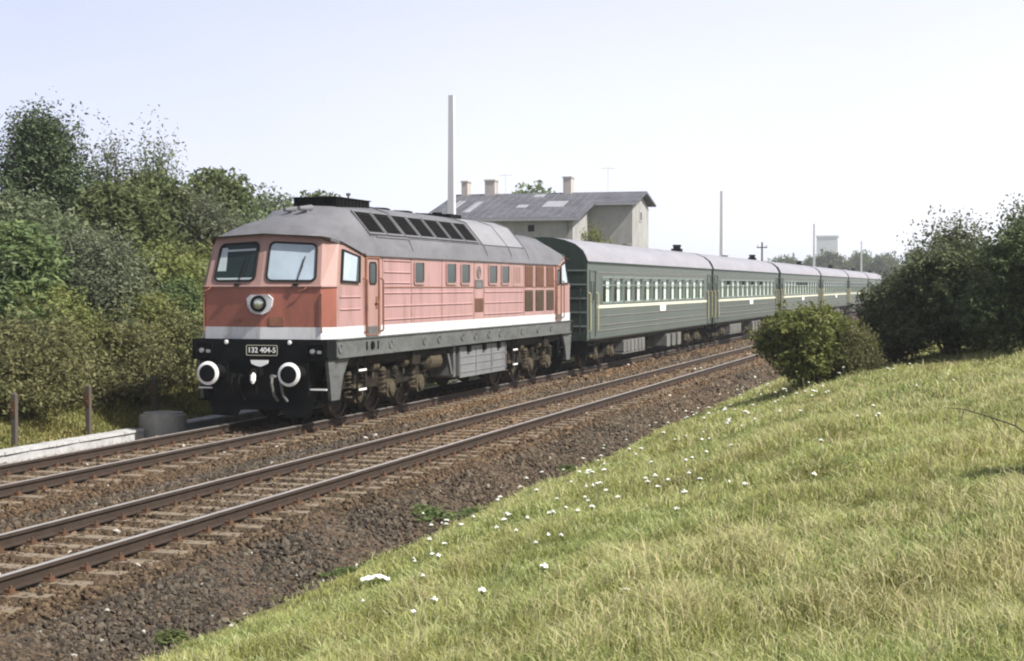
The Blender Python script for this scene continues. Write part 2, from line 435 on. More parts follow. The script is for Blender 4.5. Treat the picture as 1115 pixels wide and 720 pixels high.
# ------------------------------------------------------------------ terrain
KX = np.array([-900, -120, -60, -34, -28, -24, -21, -19, -17.4, -16.9, -16, -7.7, -7.0, -5.8, -4.65, -2, 0, 4, 12, 40, 900])
KZ = np.array([1.5, 1.8, 2.2, 2.4, 2.2, 1.7, 1.0, .30, -.24, -.50, -.7, -.70, -.54, -.2, .16, .86, 1.16, 1.5, 1.9, 2.4, 2.6])
def sst(x, a, b):
    t = np.clip((x - a) / (b - a), 0, 1); return t * t * (3 - 2 * t)
def H(x, y):
    x = np.asarray(x, float); y = np.asarray(y, float)
    z = np.interp(x, KX, KZ)
    z = z + .20 * sst(y, 8, 32) * sst(x, -7.6, -5.0)
    und = .05 * np.sin(x * 1.7 + y * .6) + .04 * np.sin(y * 1.3 - x * .8) + .025 * np.sin(x * 3.1 - y * 2.3)
    off = sst(x, -7.6, -5.5) + sst(-x, 17.0, 19.0)
    return z + und * np.clip(off, 0, 1)
def Hs(x, y): return float(H(x, y))

def grid_lines(segs):
    out = []
    for a, b, n in segs: out += list(np.linspace(a, b, n, endpoint=False))
    return np.array(out + [segs[-1][1]])
gx = grid_lines([(-900, -60, 12), (-60, -30, 8), (-30, -16, 28), (-16, -7.8, 4), (-7.8, 3, 44), (3, 40, 16), (40, 900, 12)])
gy = grid_lines([(-60, 2, 12), (2, 50, 120), (50, 120, 40), (120, 400, 20), (400, 1800, 14)])
GX, GY = np.meshgrid(gx, gy)
gv = np.c_[GX.ravel(), GY.ravel(), H(GX, GY).ravel()]
nx, ny = len(gx), len(gy)
ii = (np.arange(ny - 1)[:, None] * nx + np.arange(nx - 1)[None, :]).ravel()
gf = np.c_[ii, ii + 1, ii + nx + 1, ii + nx]
me = np_mesh('ground', gv, gf, M['ground'])
me.polygons.foreach_set('use_smooth', [True] * len(me.polygons))
kind(link('ground', me), 'structure')

TX, NX = -13.87, -9.77                 # centre lines of the train's track and of the near track
# ballast bed: one sheet with shoulders, sunk into the ground at both edges
bp = [(-17.5, -.60), (-16.6, -.40), (-16.0, -.34), (-15.6, -.215), (-12.2, -.205), (-11.8, -.235), (-11.5, -.205), (-8.35, -.205), (-7.9, -.36), (-6.9, -.74)]
by = grid_lines([(-20, 60, 160), (60, 420, 120)])
bv = []
for y in by:
    for x, z in bp:
        bv.append((x + .05 * math.sin(y * 1.9 + x), y, z + .012 * math.sin(y * 2.7 + x * 2) + .12 * float(sst(y, 25, 60)) * (1 if x > -8 else 0)))
nb = len(bp)
jj = (np.arange(len(by) - 1)[:, None] * nb + np.arange(nb - 1)[None, :]).ravel()
me = np_mesh('ballast_bed', np.array(bv), np.c_[jj, jj + 1, jj + nb + 1, jj + nb], M['ballast'])
kind(link('ballast_bed', me), 'structure')

def ballast_z(x, y):
    return np.interp(x, [p[0] for p in bp], [p[1] for p in bp]) + .12 * sst(y, 25, 60) * (np.asarray(x) > -8)

# loose ballast stones lying on the bed
def make_stones():
    phi = (1 + 5 ** .5) / 2
    ico = np.array([(-1, phi, 0), (1, phi, 0), (-1, -phi, 0), (1, -phi, 0), (0, -1, phi), (0, 1, phi), (0, -1, -phi), (0, 1, -phi), (phi, 0, -1), (phi, 0, 1), (-phi, 0, -1), (-phi, 0, 1)])
    ico /= np.linalg.norm(ico[0])
    tri = np.array([(0, 11, 5), (0, 5, 1), (0, 1, 7), (0, 7, 10), (0, 10, 11), (1, 5, 9), (5, 11, 4), (11, 10, 2), (10, 7, 6), (7, 1, 8), (3, 9, 4), (3, 4, 2), (3, 2, 6), (3, 6, 8), (3, 8, 9), (4, 9, 5), (2, 4, 11), (6, 2, 10), (8, 6, 7), (9, 8, 1)])
    P, SZ = [], []
    for y0, y1, dens, s0, s1 in ((8, 16, 680, .017, .036), (16, 26, 400, .020, .040), (26, 45, 170, .026, .048), (45, 85, 50, .04, .065)):
        n = int((y1 - y0) * 9.6 * dens)
        x = rng.uniform(-16.3, -6.9, n); y = rng.uniform(y0, y1, n)
        keep = np.ones(n, bool)
        for cx in (TX, NX):
            for r in (-.75, .75): keep &= np.abs(x - cx - r) > .09
        # sparse on the sleepers, thin where the meadow begins
        keep &= ~((x > -7.5) & (rng.random(n) < (x + 7.5) / .5))
        keep &= ~((x < -12.6) & (y > 29) & (rng.random(n) < .6))
        x, y = x[keep], y[keep]
        P.append(np.c_[x, y]); SZ.append(rng.uniform(s0, s1, len(x)) * rng.choice([.7, 1, 1.25], len(x)))
    P = np.concatenate(P); SZ = np.concatenate(SZ); n = len(P)
    z = ballast_z(P[:, 0], P[:, 1])
    z = np.maximum(z, H(P[:, 0], P[:, 1]))
    ins = (np.abs(P[:, 0] - TX) < .68) | (np.abs(P[:, 0] - NX) < .68)
    z = z + np.where(ins, rng.uniform(-.012, .016, n), 0)
    z = z + np.where((np.abs(P[:, 0] - NX) > .85) & (np.abs(P[:, 0] - NX) < 1.7), rng.uniform(-.010, .010, n), 0)
    rot = rng.normal(size=(n, 4)); rot /= np.linalg.norm(rot, axis=1)[:, None]
    a, b, c, d = rot.T
    Rm = np.stack([np.stack([1 - 2 * (c * c + d * d), 2 * (b * c - a * d), 2 * (b * d + a * c)], -1), np.stack([2 * (b * c + a * d), 1 - 2 * (b * b + d * d), 2 * (c * d - a * b)], -1), np.stack([2 * (b * d - a * c), 2 * (c * d + a * b), 1 - 2 * (b * b + c * c)], -1)], 1)
    base = ico[None] * (1 + rng.uniform(-.5, .4, (n, 12, 1))) * (rng.uniform(.5, 1.25, (n, 1, 3)))
    vs = np.einsum('nij,nkj->nki', Rm, base) * SZ[:, None, None]
    vs += np.c_[P, z + SZ * .25][:, None, :]
    fs = (tri[None] + (np.arange(n) * 12)[:, None, None]).reshape(-1, 3)
    t = rng.random(n)
    warm = .5 + .5 * np.sin(P[:, 1] * .35 + P[:, 0] * .9)
    t = t ** 1.5
    col = np.stack([.034 + .078 * t + .010 * warm, .029 + .064 * t + .004 * warm, .024 + .048 * t], 1)
    pale = rng.random(n) < .004
    col[pale] = np.array([.36, .34, .31])
    rusty = (np.abs(P[:, 0] - NX) < 1.6) | (np.abs(P[:, 0] - TX) < 1.9)
    col[rusty & ~pale] *= np.array([1.18, 1.03, .86])
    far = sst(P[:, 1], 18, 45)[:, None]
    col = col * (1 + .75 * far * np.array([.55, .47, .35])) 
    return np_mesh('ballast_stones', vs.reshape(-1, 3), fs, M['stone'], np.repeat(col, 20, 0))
kind(link('ballast_stones', make_stones()), 'stuff')

# ------------------------------------------------------------------ track: rails and sleepers
def make_rail(x, label, y0=-15, y1=330):
    hp = [(-.036, 0), (.036, 0), (.036, -.038), (.009, -.05), (.008, -.13), (.066, -.142), (.066, -.152), (-.066, -.152), (-.066, -.142), (-.008, -.13), (-.009, -.05), (-.036, -.038)]
    b = MB()
    n = len(hp)
    ys = list(np.linspace(y0, y1, 24))
    b.loft([[(px, y, pz) for px, pz in hp] for y in ys], close=True)
    b.mi = [1 if (k % n) == 0 else 0 for k in range(len(b.f))]
    o = b.build('rail', [M['rust'], M['railtop']])
    o.location.x = x
    return tag(o, label, 'rail', 'rails of the two tracks')
make_rail(TX - .753, 'far rail of the track the train stands on, beside the white duct')
make_rail(TX + .753, 'rail under the near side wheels of the train')
make_rail(NX - .753, 'left rail of the empty track, next to the train')
make_rail(NX + .753, 'rail nearest the meadow on the empty track')

def sleeper_proto(label, group):
    t = thing('sleeper', label, 'railway sleeper', (0, 0, 0), 0, group)
    b = MB()
    b.add([(-1.3, -.13, -.35), (1.3, -.13, -.35), (1.3, .13, -.35), (-1.3, .13, -.35), (-1.29, -.115, -.166), (1.29, -.115, -.166), (1.29, .115, -.166), (-1.29, .115, -.166)],
          [(0, 3, 2, 1), (4, 5, 6, 7), (0, 1, 5, 4), (1, 2, 6, 5), (2, 3, 7, 6), (3, 0, 4, 7)])
    b.build('sleeper_beam', M['sleeper'], t)
    for s in (-1, 1):
        f = MB()
        f.box(s * .753 - .17, s * .753 + .17, -.08, .08, -.166, -.153)
        for q in (-1, 1):
            f.box(s * .753 + q * .105 - .035, s * .753 + q * .105 + .035, -.045, .045, -.153, -.118)
            f.tube((s * .753 + q * .12, 0, -.153), (s * .753 + q * .12, 0, -.085), .016, n=6)
        f.build('rail_fastening', M['fasten'], t)
    return t
ch_later = []
for cx, y0, y1, lab, grp in ((NX, 9.0, 92, 'dusty sleeper under the empty track beside the meadow', 'sleepers of the empty track'),
                             (TX, 12.5, 47, 'dusty sleeper under the track that carries the train', 'sleepers of the train track')):
    p = sleeper_proto(lab, grp)
    ch = children_map()
    y = y0; k = 0
    while y < y1:
        o = p if k == 0 else copy_tree(p, ch)
        o.location = (cx + random.uniform(-.03, .03), y, random.uniform(-.004, .002))
        o.rotation_euler = (0, 0, random.uniform(-.015, .015))
        y += .64 + random.uniform(-.015, .015); k += 1

# ------------------------------------------------------------------ locomotive
LY = 27.65
loco = thing('diesel_locomotive', 'red diesel locomotive with white band and grey roof heading the train', 'locomotive', (TX, LY, 0))
LEN = 19.95
def yy(y, e): return y if e == 0 else LEN - y       # mirror front to rear

# profile of the roof, from the eaves to the ridge
PROFA = [(1.475, 3.40), (1.45, 3.60), (1.36, 3.80), (1.10, 4.12), (.86, 4.37), (.46, 4.46), (0, 4.48)]
PROF = [(1.475, 3.40), (1.45, 3.60), (1.36, 3.80), (1.10, 4.12), (.86, 4.40), (.46, 4.54), (0, 4.59)]
LOWP = [(1.475, 3.40), (1.45, 3.58), (1.34, 3.78), (1.08, 4.02), (.80, 4.19), (.42, 4.28), (0, 4.31)]
EDGE = [(.80, 1.18, 3.76), (1.05, 1.27, 3.73), (1.30, 1.38, 3.68), (1.75, 1.42, 3.57), (2.45, 1.475, 3.40)]   # y, x, z of the roof edge over the cab
FRONTK = [1.0, .97, .87, .70, .52, .27, 0]
def cap_sections(e, prof):
    secs = []
    for i, (y, xe, ze) in enumerate(EDGE):
        t = [0, .40, .60, .82, 1.0][i]
        row = []
        for k, (px, pz) in enumerate(prof):
            fx = xe * FRONTK[k]; fz = ze + .06 * (1 - FRONTK[k])
            q = 0 if k == 0 else t
            x = fx * (1 - q) + px * q; z = fz * (1 - q) + pz * q
            if k == 0: x, z = xe, ze
            lip = .05 if k == 0 else 0
            vy = -.09 * (1 - x / 1.2) * (1 - t)
            row.append((x + lip, yy(y + vy, e), z))
        secs.append(row)
    return secs
def mirror(secs):
    return [r + [(-x, y, z) for x, y, z in r[-2::-1]] for r in secs]

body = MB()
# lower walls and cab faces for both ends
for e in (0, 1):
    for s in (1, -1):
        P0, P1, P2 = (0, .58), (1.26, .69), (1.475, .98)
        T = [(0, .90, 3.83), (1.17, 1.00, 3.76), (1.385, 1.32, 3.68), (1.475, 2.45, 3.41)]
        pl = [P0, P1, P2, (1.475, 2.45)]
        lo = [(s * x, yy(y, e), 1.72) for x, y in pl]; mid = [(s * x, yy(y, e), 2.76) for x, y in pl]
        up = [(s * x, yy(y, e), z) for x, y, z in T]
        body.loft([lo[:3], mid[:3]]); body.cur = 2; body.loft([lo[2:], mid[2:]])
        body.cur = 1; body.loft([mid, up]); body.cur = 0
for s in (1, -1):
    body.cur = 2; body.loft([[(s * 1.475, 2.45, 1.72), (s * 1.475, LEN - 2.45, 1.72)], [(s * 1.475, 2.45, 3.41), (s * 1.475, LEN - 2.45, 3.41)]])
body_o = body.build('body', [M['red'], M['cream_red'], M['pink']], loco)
# belt moulding round the cab front
b = MB()
for e in (0, 1):
    pts = [(-1.49, 1.0), (-1.27, .675), (0, .565), (1.27, .675), (1.49, 1.0)]
    for i in range(4):
        b.tube((pts[i][0], yy(pts[i][1], e), 2.76), (pts[i + 1][0], yy(pts[i + 1][1], e), 2.76), .022, n=6)
b.build('belt_moulding', M['cream_red'], loco)
# horizontal ribs pressed in the side sheets
for s in (1, -1):
    b = MB()
    for y0, y1, zs in ((3.5, 9.5, (2.62, 2.34, 2.05)), (10.5, 13.9, (2.62, 2.34, 2.05)), (3.5, 5.1, (3.32, 3.07, 2.84)), (1.15, 2.2, (2.55, 2.30))):
        for z in zs:
            b.add([(s * 1.475, y0, z - .03), (s * 1.475, y1, z - .03), (s * 1.475, y1, z + .02), (s * 1.475, y0, z + .02), (s * 1.497, y0, z - .004), (s * 1.497, y1, z - .004)],
                  [(0, 1, 5, 4), (4, 5, 2, 3), (0, 4, 3), (1, 2, 5)])
    b.build('side_ribs', M['pink'], loco)
for s in (1, -1):
    b = MB(); fn = side(1.475, s)
    for y in (3.42, 5.15, 7.2, 9.62, 10.42, 14.0): b.plate(fn, [(y, 1.96), (y + .016, 1.96), (y + .016, 3.38), (y, 3.38)], 0, .007)
    b.plate(fn, [(3.42, 2.735), (17.2, 2.735), (17.2, 2.755), (3.42, 2.755)], .0075, .016)
    b.build('panel_seam', M['rust_red'], loco)
# white band
b = MB()
for e in (0, 1):
    pl = [(-1.48, 2.45), (-1.48, .978), (-1.263, .686), (0, .575), (1.263, .686), (1.48, .978), (1.48, 2.45)]
    pl = [(x * 1.002, y - .003) for x, y in pl]
    b.loft([[(x, yy(y, e), 1.715) for x, y in pl], [(x, yy(y, e), 1.955) for x, y in pl]])
for s in (1, -1):
    b.loft([[(s * 1.483, 2.45, 1.715), (s * 1.483, LEN - 2.45, 1.715)], [(s * 1.483, 2.45, 1.94), (s * 1.483, LEN - 2.45, 1.94)]])
b.build('white_band', M['white'], loco)

# roof
capf, capr = mirror(cap_sections(0, LOWP)), mirror(cap_sections(1, LOWP))
def sec(prof, y): return mirror([[(x + (.05 if k == 0 else 0), y, z) for k, (x, z) in enumerate(prof)]])[0]
b = MB()
b.loft(capf + [sec(PROFA, 2.95), sec(PROF, 5.2), sec(PROF, 14.55), sec(LOWP, 15.1), sec(LOWP, 17.3)] + capr[::-1])
for cp in (capf[0], capr[0]):                      # soffit closing the lip
    n = len(cp)
    b.add(cp + [(x * .93, y + (.10 if y < 5 else -.10), z - .02) for x, y, z in cp], [(i, i + 1, n + i + 1, n + i) for i in range(n - 1)])
roof = b.build('roof', M['roofgrey'], loco, smooth=True)
# seams and hatch lips along the roof
b = MB()
def on_roof(prof, k, f, y, off=.012):
    (x0, z0), (x1, z1) = prof[k], prof[k + 1]
    nx_, nz_ = (z1 - z0), (x0 - x1); L = math.hypot(nx_, nz_)
    return (x0 + (x1 - x0) * f + nx_ / L * off, y, z0 + (z1 - z0) * f + nz_ / L * off)
for y in (5.3, 10.75, 12.9, 14.5):
    b.path([on_roof(PROF, k, f, y) for k in range(6) for f in (0, .5)], .014, n=5)
b.path([on_roof(PROF, 2, .12, y) for y in (3.05, 10.7)], .012, n=5)
b.path([on_roof(PROF, 2, .05, y) for y in (3.4, 5.4)], .022, n=5)
b.path([on_roof(PROF, 2, .10, y) for y in (10.75, 14.5)], .016, n=5)
b.build('roof_seam', M['roofgrey'], roof)
# pale hatch panel behind the grilles
b = MB()
for k in range(2, 6):
    a0, a1 = on_roof(PROF, k, .15 if k == 2 else 0, 10.8, .006), on_roof(PROF, k + 0, 1, 10.8, .006)
    b.add([a0, a1, (a1[0], 14.45, a1[2]), (a0[0], 14.45, a0[2])], [(0, 1, 2, 3)])
b.build('roof_hatch', M['roofpale'], roof)
# seven sloping louvre windows in the roof flank
def roofplane(s):
    (x0, z0), (x1, z1) = PROF[2], PROF[4]
    L = math.hypot(x1 - x0, z1 - z0); ux, uz = (x1 - x0) / L, (z1 - z0) / L
    return (lambda u, v, t: (s * (x0 + ux * v + uz * t), u, z0 + uz * v - ux * t)), L
rp, RL = roofplane(1)
for s in (1, -1):
    rp, RL = roofplane(s)
    edges = [3.05, 4.1, 5.17, 6.23, 7.3, 8.37, 9.43, 10.5]
    for i in range(7):
        o_, i_ = [(edges[i] + .03, .08), (edges[i + 1] - .03, .08), (edges[i + 1] - .03, RL - .04), (edges[i] + .03, RL - .04)], [(edges[i] + .08, .13), (edges[i + 1] - .08, .13), (edges[i + 1] - .08, RL - .08), (edges[i] + .08, RL - .08)]
        f = MB(); f.ring(rp, o_, i_, -.02, .035); fo = f.build('roof_louvre', M['roofgrey'], loco)
        g = MB(); g.plate(rp, i_, -.02, .010)
        for q in range(7):
            v = .15 + q * (RL - .25) / 7
            g.plate(rp, [(edges[i] + .09, v), (edges[i + 1] - .09, v), (edges[i + 1] - .09, v + .018), (edges[i] + .09, v + .018)], .0105, .022)
        g.build('slats', M['soot'], fo)
# low black exhaust box on the front of the roof
b = MB()
b.box(-.5, .5, 3.25, 5.1, 4.40, 4.665)
for q in range(9): b.box(.5, .515, 3.30 + q * .2, 3.36 + q * .2, 4.44, 4.65)
for q in range(6): b.box(-.46 + q * .16, -.41 + q * .16, 3.235, 3.25, 4.46, 4.65)
b.box(-.53, .53, 3.22, 5.13, 4.665, 4.685)
b.build('roof_box', M['soot'], loco)
b = MB()
b.tube((.15, 2.5, 4.28), (.15, 2.5, 4.40), .05); b.tube((.15, 2.1, 4.38), (.15, 2.7, 4.42), .045, .07, n=10)
b.tube((-.2, 2.5, 4.28), (-.2, 2.5, 4.38), .04); b.tube((-.2, 2.15, 4.36), (-.2, 2.7, 4.40), .04, .06, n=10)
b.build('horn', M['roofgrey'], loco)
for y, r in ((6.5, .42), (8.0, .42), (9.5, .42)):
    b = MB(); b.lathe((0, y, 4.53), (0, 0, 1), [(0, r), (.05, r), (.07, r * .85), (.07, .05), (.09, .04)], 16); b.build('roof_fan', M['soot'], loco)
b = MB(); b.box(-.5, .5, 10.6, 11.5, 4.55, 4.64); b.tube((0, 11.0, 4.64), (0, 11.0, 4.70), .14, .12, n=12); b.build('exhaust_outlet', M['soot'], loco)
b = MB(); b.tube((.2, 4.6, 4.66), (.2, 4.6, 4.80), .03, .02, n=6); b.lathe((.2, 4.6, 4.78), (0, 0, 1), [(0, .05), (.05, .06), (.06, .02)], 8); b.build('aerial', M['roofgrey'], loco)

# windscreens
def quadmap(A, B, Cc, D):               # A bottom left, B bottom right, C top right, D top left, seen from outside
    A, B, Cc, D = map(Vector, (A, B, Cc, D))
    nrm = (B - A).cross(D - A).normalized()
    def fn(u, v, t):
        return (A * (1 - u) + B * u) * (1 - v) + (D * (1 - u) + Cc * u) * v + nrm * t
    return fn
def window(fn, u0, u1, v0, v1, r, fw, pane, frame_m, name='window', asp=1.0, parent=None, tf=.03, tp=.012):
    def sc(p): return [(u, v) for u, v in p]
    def rr(a, b_, c, d, rad):             # rounded rect with radius in metric u ; v scaled by asp
        return [(u, v / asp) for u, v in rrect(a, b_, c * asp, d * asp, rad)]
    o_ = rr(u0, u1, v0, v1, r); i_ = rr(u0 + fw, u1 - fw, v0 + fw / asp, v1 - fw / asp, max(.012, r - fw * .6))
    f = MB(); f.ring(fn, o_, i_, -.03, tf); fo = f.build(name, frame_m, parent or loco)
    g = MB(); g.plate(fn, i_, -.02, tp); g.build('pane', pane, fo)
    return fo
for e in (0, 1):
    for s in (1, -1):
        A, B = (0, yy(.58, e), 2.76), (s * 1.26, yy(.69, e), 2.76)
        Cc, D = (s * 1.17, yy(1.0, e), 3.76), (0, yy(.90, e), 3.83)
        out = (s == 1) if e == 0 else (s == -1)
        q = quadmap(A, B, Cc, D) if out else quadmap(B, A, D, Cc)
        u0, u1 = (.08, .93) if out else (.13, .90)
        wo = window(q, u0, u1, .09, .85, .10, .03, M['glass_sky'] if (s == 1) else M['glass'], M['rubber'], 'windscreen', asp=.88)
        # wiper hanging on the pane
        w = MB(); w.path([q(.62, .10, .045), q(.70, .40, .05)], .010, n=5); w.path([q(.66, .26, .048), q(.73, .58, .045)], .012, n=5)
        w.box(*(lambda p: (p[0] - .05, p[0] + .05, p[1] - .05, p[1] + .03, p[2] - .03, p[2] + .02))(q(.60, .035, .03)))
        w.build('wiper', M['rubber'], wo)
# pale dashboard ledge, and pale plates painting reflection and daylight on the dark screen
A, B, Cc, D = (-1.26, .69, 2.76), (0, .58, 2.76), (0, .90, 3.83), (-1.17, 1.0, 3.76)
q = quadmap(A, B, Cc, D)
b = MB(); b.plate(q, [(.18, .125), (.84, .125), (.84, .165), (.18, .165)], .0125, .016); b.plate(q, [(.20, .68), (.84, .68), (.84, .72), (.20, .72)], .0125, .015)
b.plate(q, [(.17, .30), (.33, .30), (.29, .76), (.18, .76)], .0125, .0155); b.build('cab_ledge_and_glare', M['ledge_glare'], loco)
# cab side windows
for e in (0, 1):
    for s in (1, -1):
        A, B = (s * 1.475, yy(.98, e), 2.76), (s * 1.475, yy(2.45, e), 2.76)
        Cc, D = (s * 1.475, yy(2.45, e), 3.41), (s * 1.385, yy(1.32, e), 3.68)
        out = (s == 1) if e == 0 else (s == -1)
        q = quadmap(A, B, Cc, D) if out else quadmap(B, A, D, Cc)
        u0, u1 = (.10, .76) if out else (.24, .90)
        f = MB(); f.ring(q, [(u0, .10), (u1, .10), (u1, .86), (u0, .84)], [(u0 + .03, .14), (u1 - .03, .14), (u1 - .03, .82), (u0 + .03, .80)], -.03, .055)
        fo = f.build('cab_side_window', M['rubber'], loco)
        g = MB(); g.plate(q, [(u0 + .03, .14), (u1 - .15, .14), (u1 - .11, .82), (u0 + .03, .80)], -.02, .04); g.build('pane', M['glass_sky'], fo)
        g = MB(); g.plate(q, [(u1 - .15, .14), (u1 - .03, .14), (u1 - .03, .82), (u1 - .11, .82)], -.02, .038); g.build('quarter_pane', M['glass'], fo)
        m_ = MB(); v0 = .9; m_.path([q(u1 + .05, .95, .02), q(u1 + .02, .93, .16)], .012, n=5); m_.build('rain_strip', M['rust_red'], loco)

# body side: windows, doors, panels, grilles, emblem
for s in (1, -1):
    fn = side(1.475, s)
    for y0, y1 in ((5.31, 5.99), (7.48, 8.22), (8.56, 9.27), (10.76, 11.53), (11.87, 12.60)):
        window(fn, y0, y1, 2.80, 3.345, .07, .045, M['glass'], M['cream_red'], 'engine_room_window', parent=loco)
    for y0, y1, rear in ((2.45, 3.21, 0), (17.3, 17.95, 1)):
        d = MB(); d.plate(fn, rrect(y0 + .05, y1 - .05, 1.78, 3.36, .05), -.02, .012); do = d.build('door', M['cream_red'], loco)
        d = MB(); d.ring(fn, rrect(y0, y1, 1.74, 3.40, .07), rrect(y0 + .06, y1 - .06, 1.77, 3.35, .05), -.02, .035); d.build('door_frame', M['rust_red'], do)
        window(fn, y0 + .20, y1 - .16, 2.80, 3.28, .09, .03, M['glass'], M['rubber'], 'door_window', parent=do, tf=.028, tp=.018)
        d = MB(); hx = s * 1.525; hy = y1 - .14 if not rear else y0 + .14
        d.tube((s * 1.487, hy, 2.42), (hx, hy, 2.42), .02, n=6); d.tube((hx, hy - .12, 2.42), (hx, hy + .02, 2.42), .018, n=6); d.box(min(s * 1.487, s * 1.5), max(s * 1.487, s * 1.5), hy - .05, hy + .05, 2.30, 2.55)
        d.build('handle', M['rust_red'], do)
        d = MB(); d.plate(fn, [(y0 + .12, 1.75), (y1 - .12, 1.75), (y1 - .12, 1.93), (y0 + .12, 1.93)], .0125, .03); d.build('kick_plate', M['frame'], do)
        for hy in (y0 - .07, y1 + .07):
            d = MB(); hx = s * 1.56
            d.path([(s * 1.475, hy, 1.80), (hx, hy, 1.84), (hx, hy, 2.90), (s * 1.475, hy, 2.94)], .018, n=6); d.build('handrail', M['rust_red'], loco)
    # faded panel, service panel, plate under the emblem
    fn = lambda u, v, t: (s * (1.475 + t), u - .25, v)
    d = MB(); d.ring(fn, rrect(13.25, 13.95, 2.76, 3.34, .05), rrect(13.33, 13.87, 2.83, 3.27, .03), -.01, .012)
    for q in range(5): d.plate(fn, [(13.38 + q * .10, 2.86), (13.42 + q * .10, 2.86), (13.42 + q * .10, 3.24), (13.38 + q * .10, 3.24)], 0, .01)
    d.build('vent_panel', M['cream_red'], loco)
    d = MB(); d.plate(fn, [(9.95, 2.12), (10.6, 2.12), (10.6, 2.46), (9.95, 2.46)], -.01, .014)
    for q in range(5): d.plate(fn, [(9.97, 2.15 + q * .06), (10.58, 2.15 + q * .06), (10.58, 2.175 + q * .06), (9.97, 2.175 + q * .06)], .0145, .022)
    d.build('service_flap', M['rust_grille'], loco)
    d = MB(); d.ring(fn, rrect(9.95, 10.55, 2.72, 2.93, .02), rrect(10.0, 10.5, 2.76, 2.89, .02), 0, .02); po = d.build('number_frame', M['frame'], loco)
    d = MB(); d.plate(fn, rrect(10.0, 10.5, 2.76, 2.89, .02), 0, .012); d.build('plate_face', M['under'], po)
    # round state emblem above the plate: ring with hammer-like bar and arc inside
    d = MB(); c0 = [(10.24 + .16 * math.cos(R(a)), 3.12 + .16 * math.sin(R(a))) for a in range(0, 360, 20)]; c1 = [(10.24 + .12 * math.cos(R(a)), 3.12 + .12 * math.sin(R(a))) for a in range(0, 360, 20)]
    d.ring(fn, c0, c1, 0, .02); d.plate(fn, [(10.21, 3.03), (10.26, 3.03), (10.26, 3.20), (10.21, 3.20)], 0, .016)
    d.plate(fn, [(10.15, 3.17), (10.33, 3.17), (10.31, 3.20), (10.17, 3.20)], .0165, .021); d.build('emblem', M['under'], loco)
    for (za, zb) in ((2.76, 3.36), (2.06, 2.66)):
        for y0, y1 in ((14.1, 14.92), (15.17, 16.05), (16.31, 17.13)):
            g = MB(); g.plate(side(1.475, s), rrect(y0, y1, za, zb, .02), -.02, .006)
            nl = 11
            for q in range(nl):
                z = za + .03 + q * (zb - za - .05) / nl
                g.add([(s * 1.481, y0 + .03, z), (s * 1.481, y1 - .03, z), (s * 1.481, y1 - .03, z + .045), (s * 1.481, y0 + .03, z + .045), (s * 1.502, y0 + .03, z), (s * 1.502, y1 - .03, z)],
                      [(0, 1, 5, 4), (4, 5, 2, 3), (0, 4, 3), (1, 2, 5)])
            g.build('grille', M['rust_grille'] if za > 2.5 else M['dark_grille'], loco)
# frame sill with pressed bosses
for s in (1, -1):
    fn = side(1.475, s)
    b = MB(); b.plate(fn, [(.95, 1.35), (LEN - .95, 1.35), (LEN - .95, 1.705), (.95, 1.705)], -.12, .02)
    b.plate(fn, [(.95, 1.33), (LEN - .95, 1.33), (LEN - .95, 1.365), (.95, 1.365)], .0205, .055)
    b.plate(fn, [(.95, 1.69), (LEN - .95, 1.69), (LEN - .95, 1.712), (.95, 1.712)], .0205, .05)
    fo = b.build('frame_sill', M['frame'], loco)
    for k, y in enumerate((1.1, 3.85, 5.95, 6.95, 8.65, 9.65, 10.75, 11.75, 13.75, 15.35, 16.75)):
        d = MB(); d.lathe((s * 1.495, y, 1.53), (s, 0, 0), [(0, .105), (.022, .10), (.022, .065), (.006, .06)], 14); d.build('boss', M['frame'], fo)
    d = MB(); d.lathe((s * 1.495, 2.8, 1.53), (s, 0, 0), [(0, .09), (.03, .085)], 12); d.plate(fn, [(2.47, 1.44), (2.51, 1.44), (2.51, 1.62), (2.47, 1.62)], .021, .04); d.plate(fn, [(3.09, 1.44), (3.13, 1.44), (3.13, 1.62), (3.09, 1.62)], .021, .04)
    d.build('jacking_point', M['soot'], fo)
b = MB(); b.box(-1.35, 1.35, .9, LEN - .9, 1.15, 1.70); b.box(-.60, .60, 1.3, LEN - 1.3, .35, 1.15); b.build('underframe', M['bogie'], loco)  # second box is added filler that blocks daylight below the locomotive

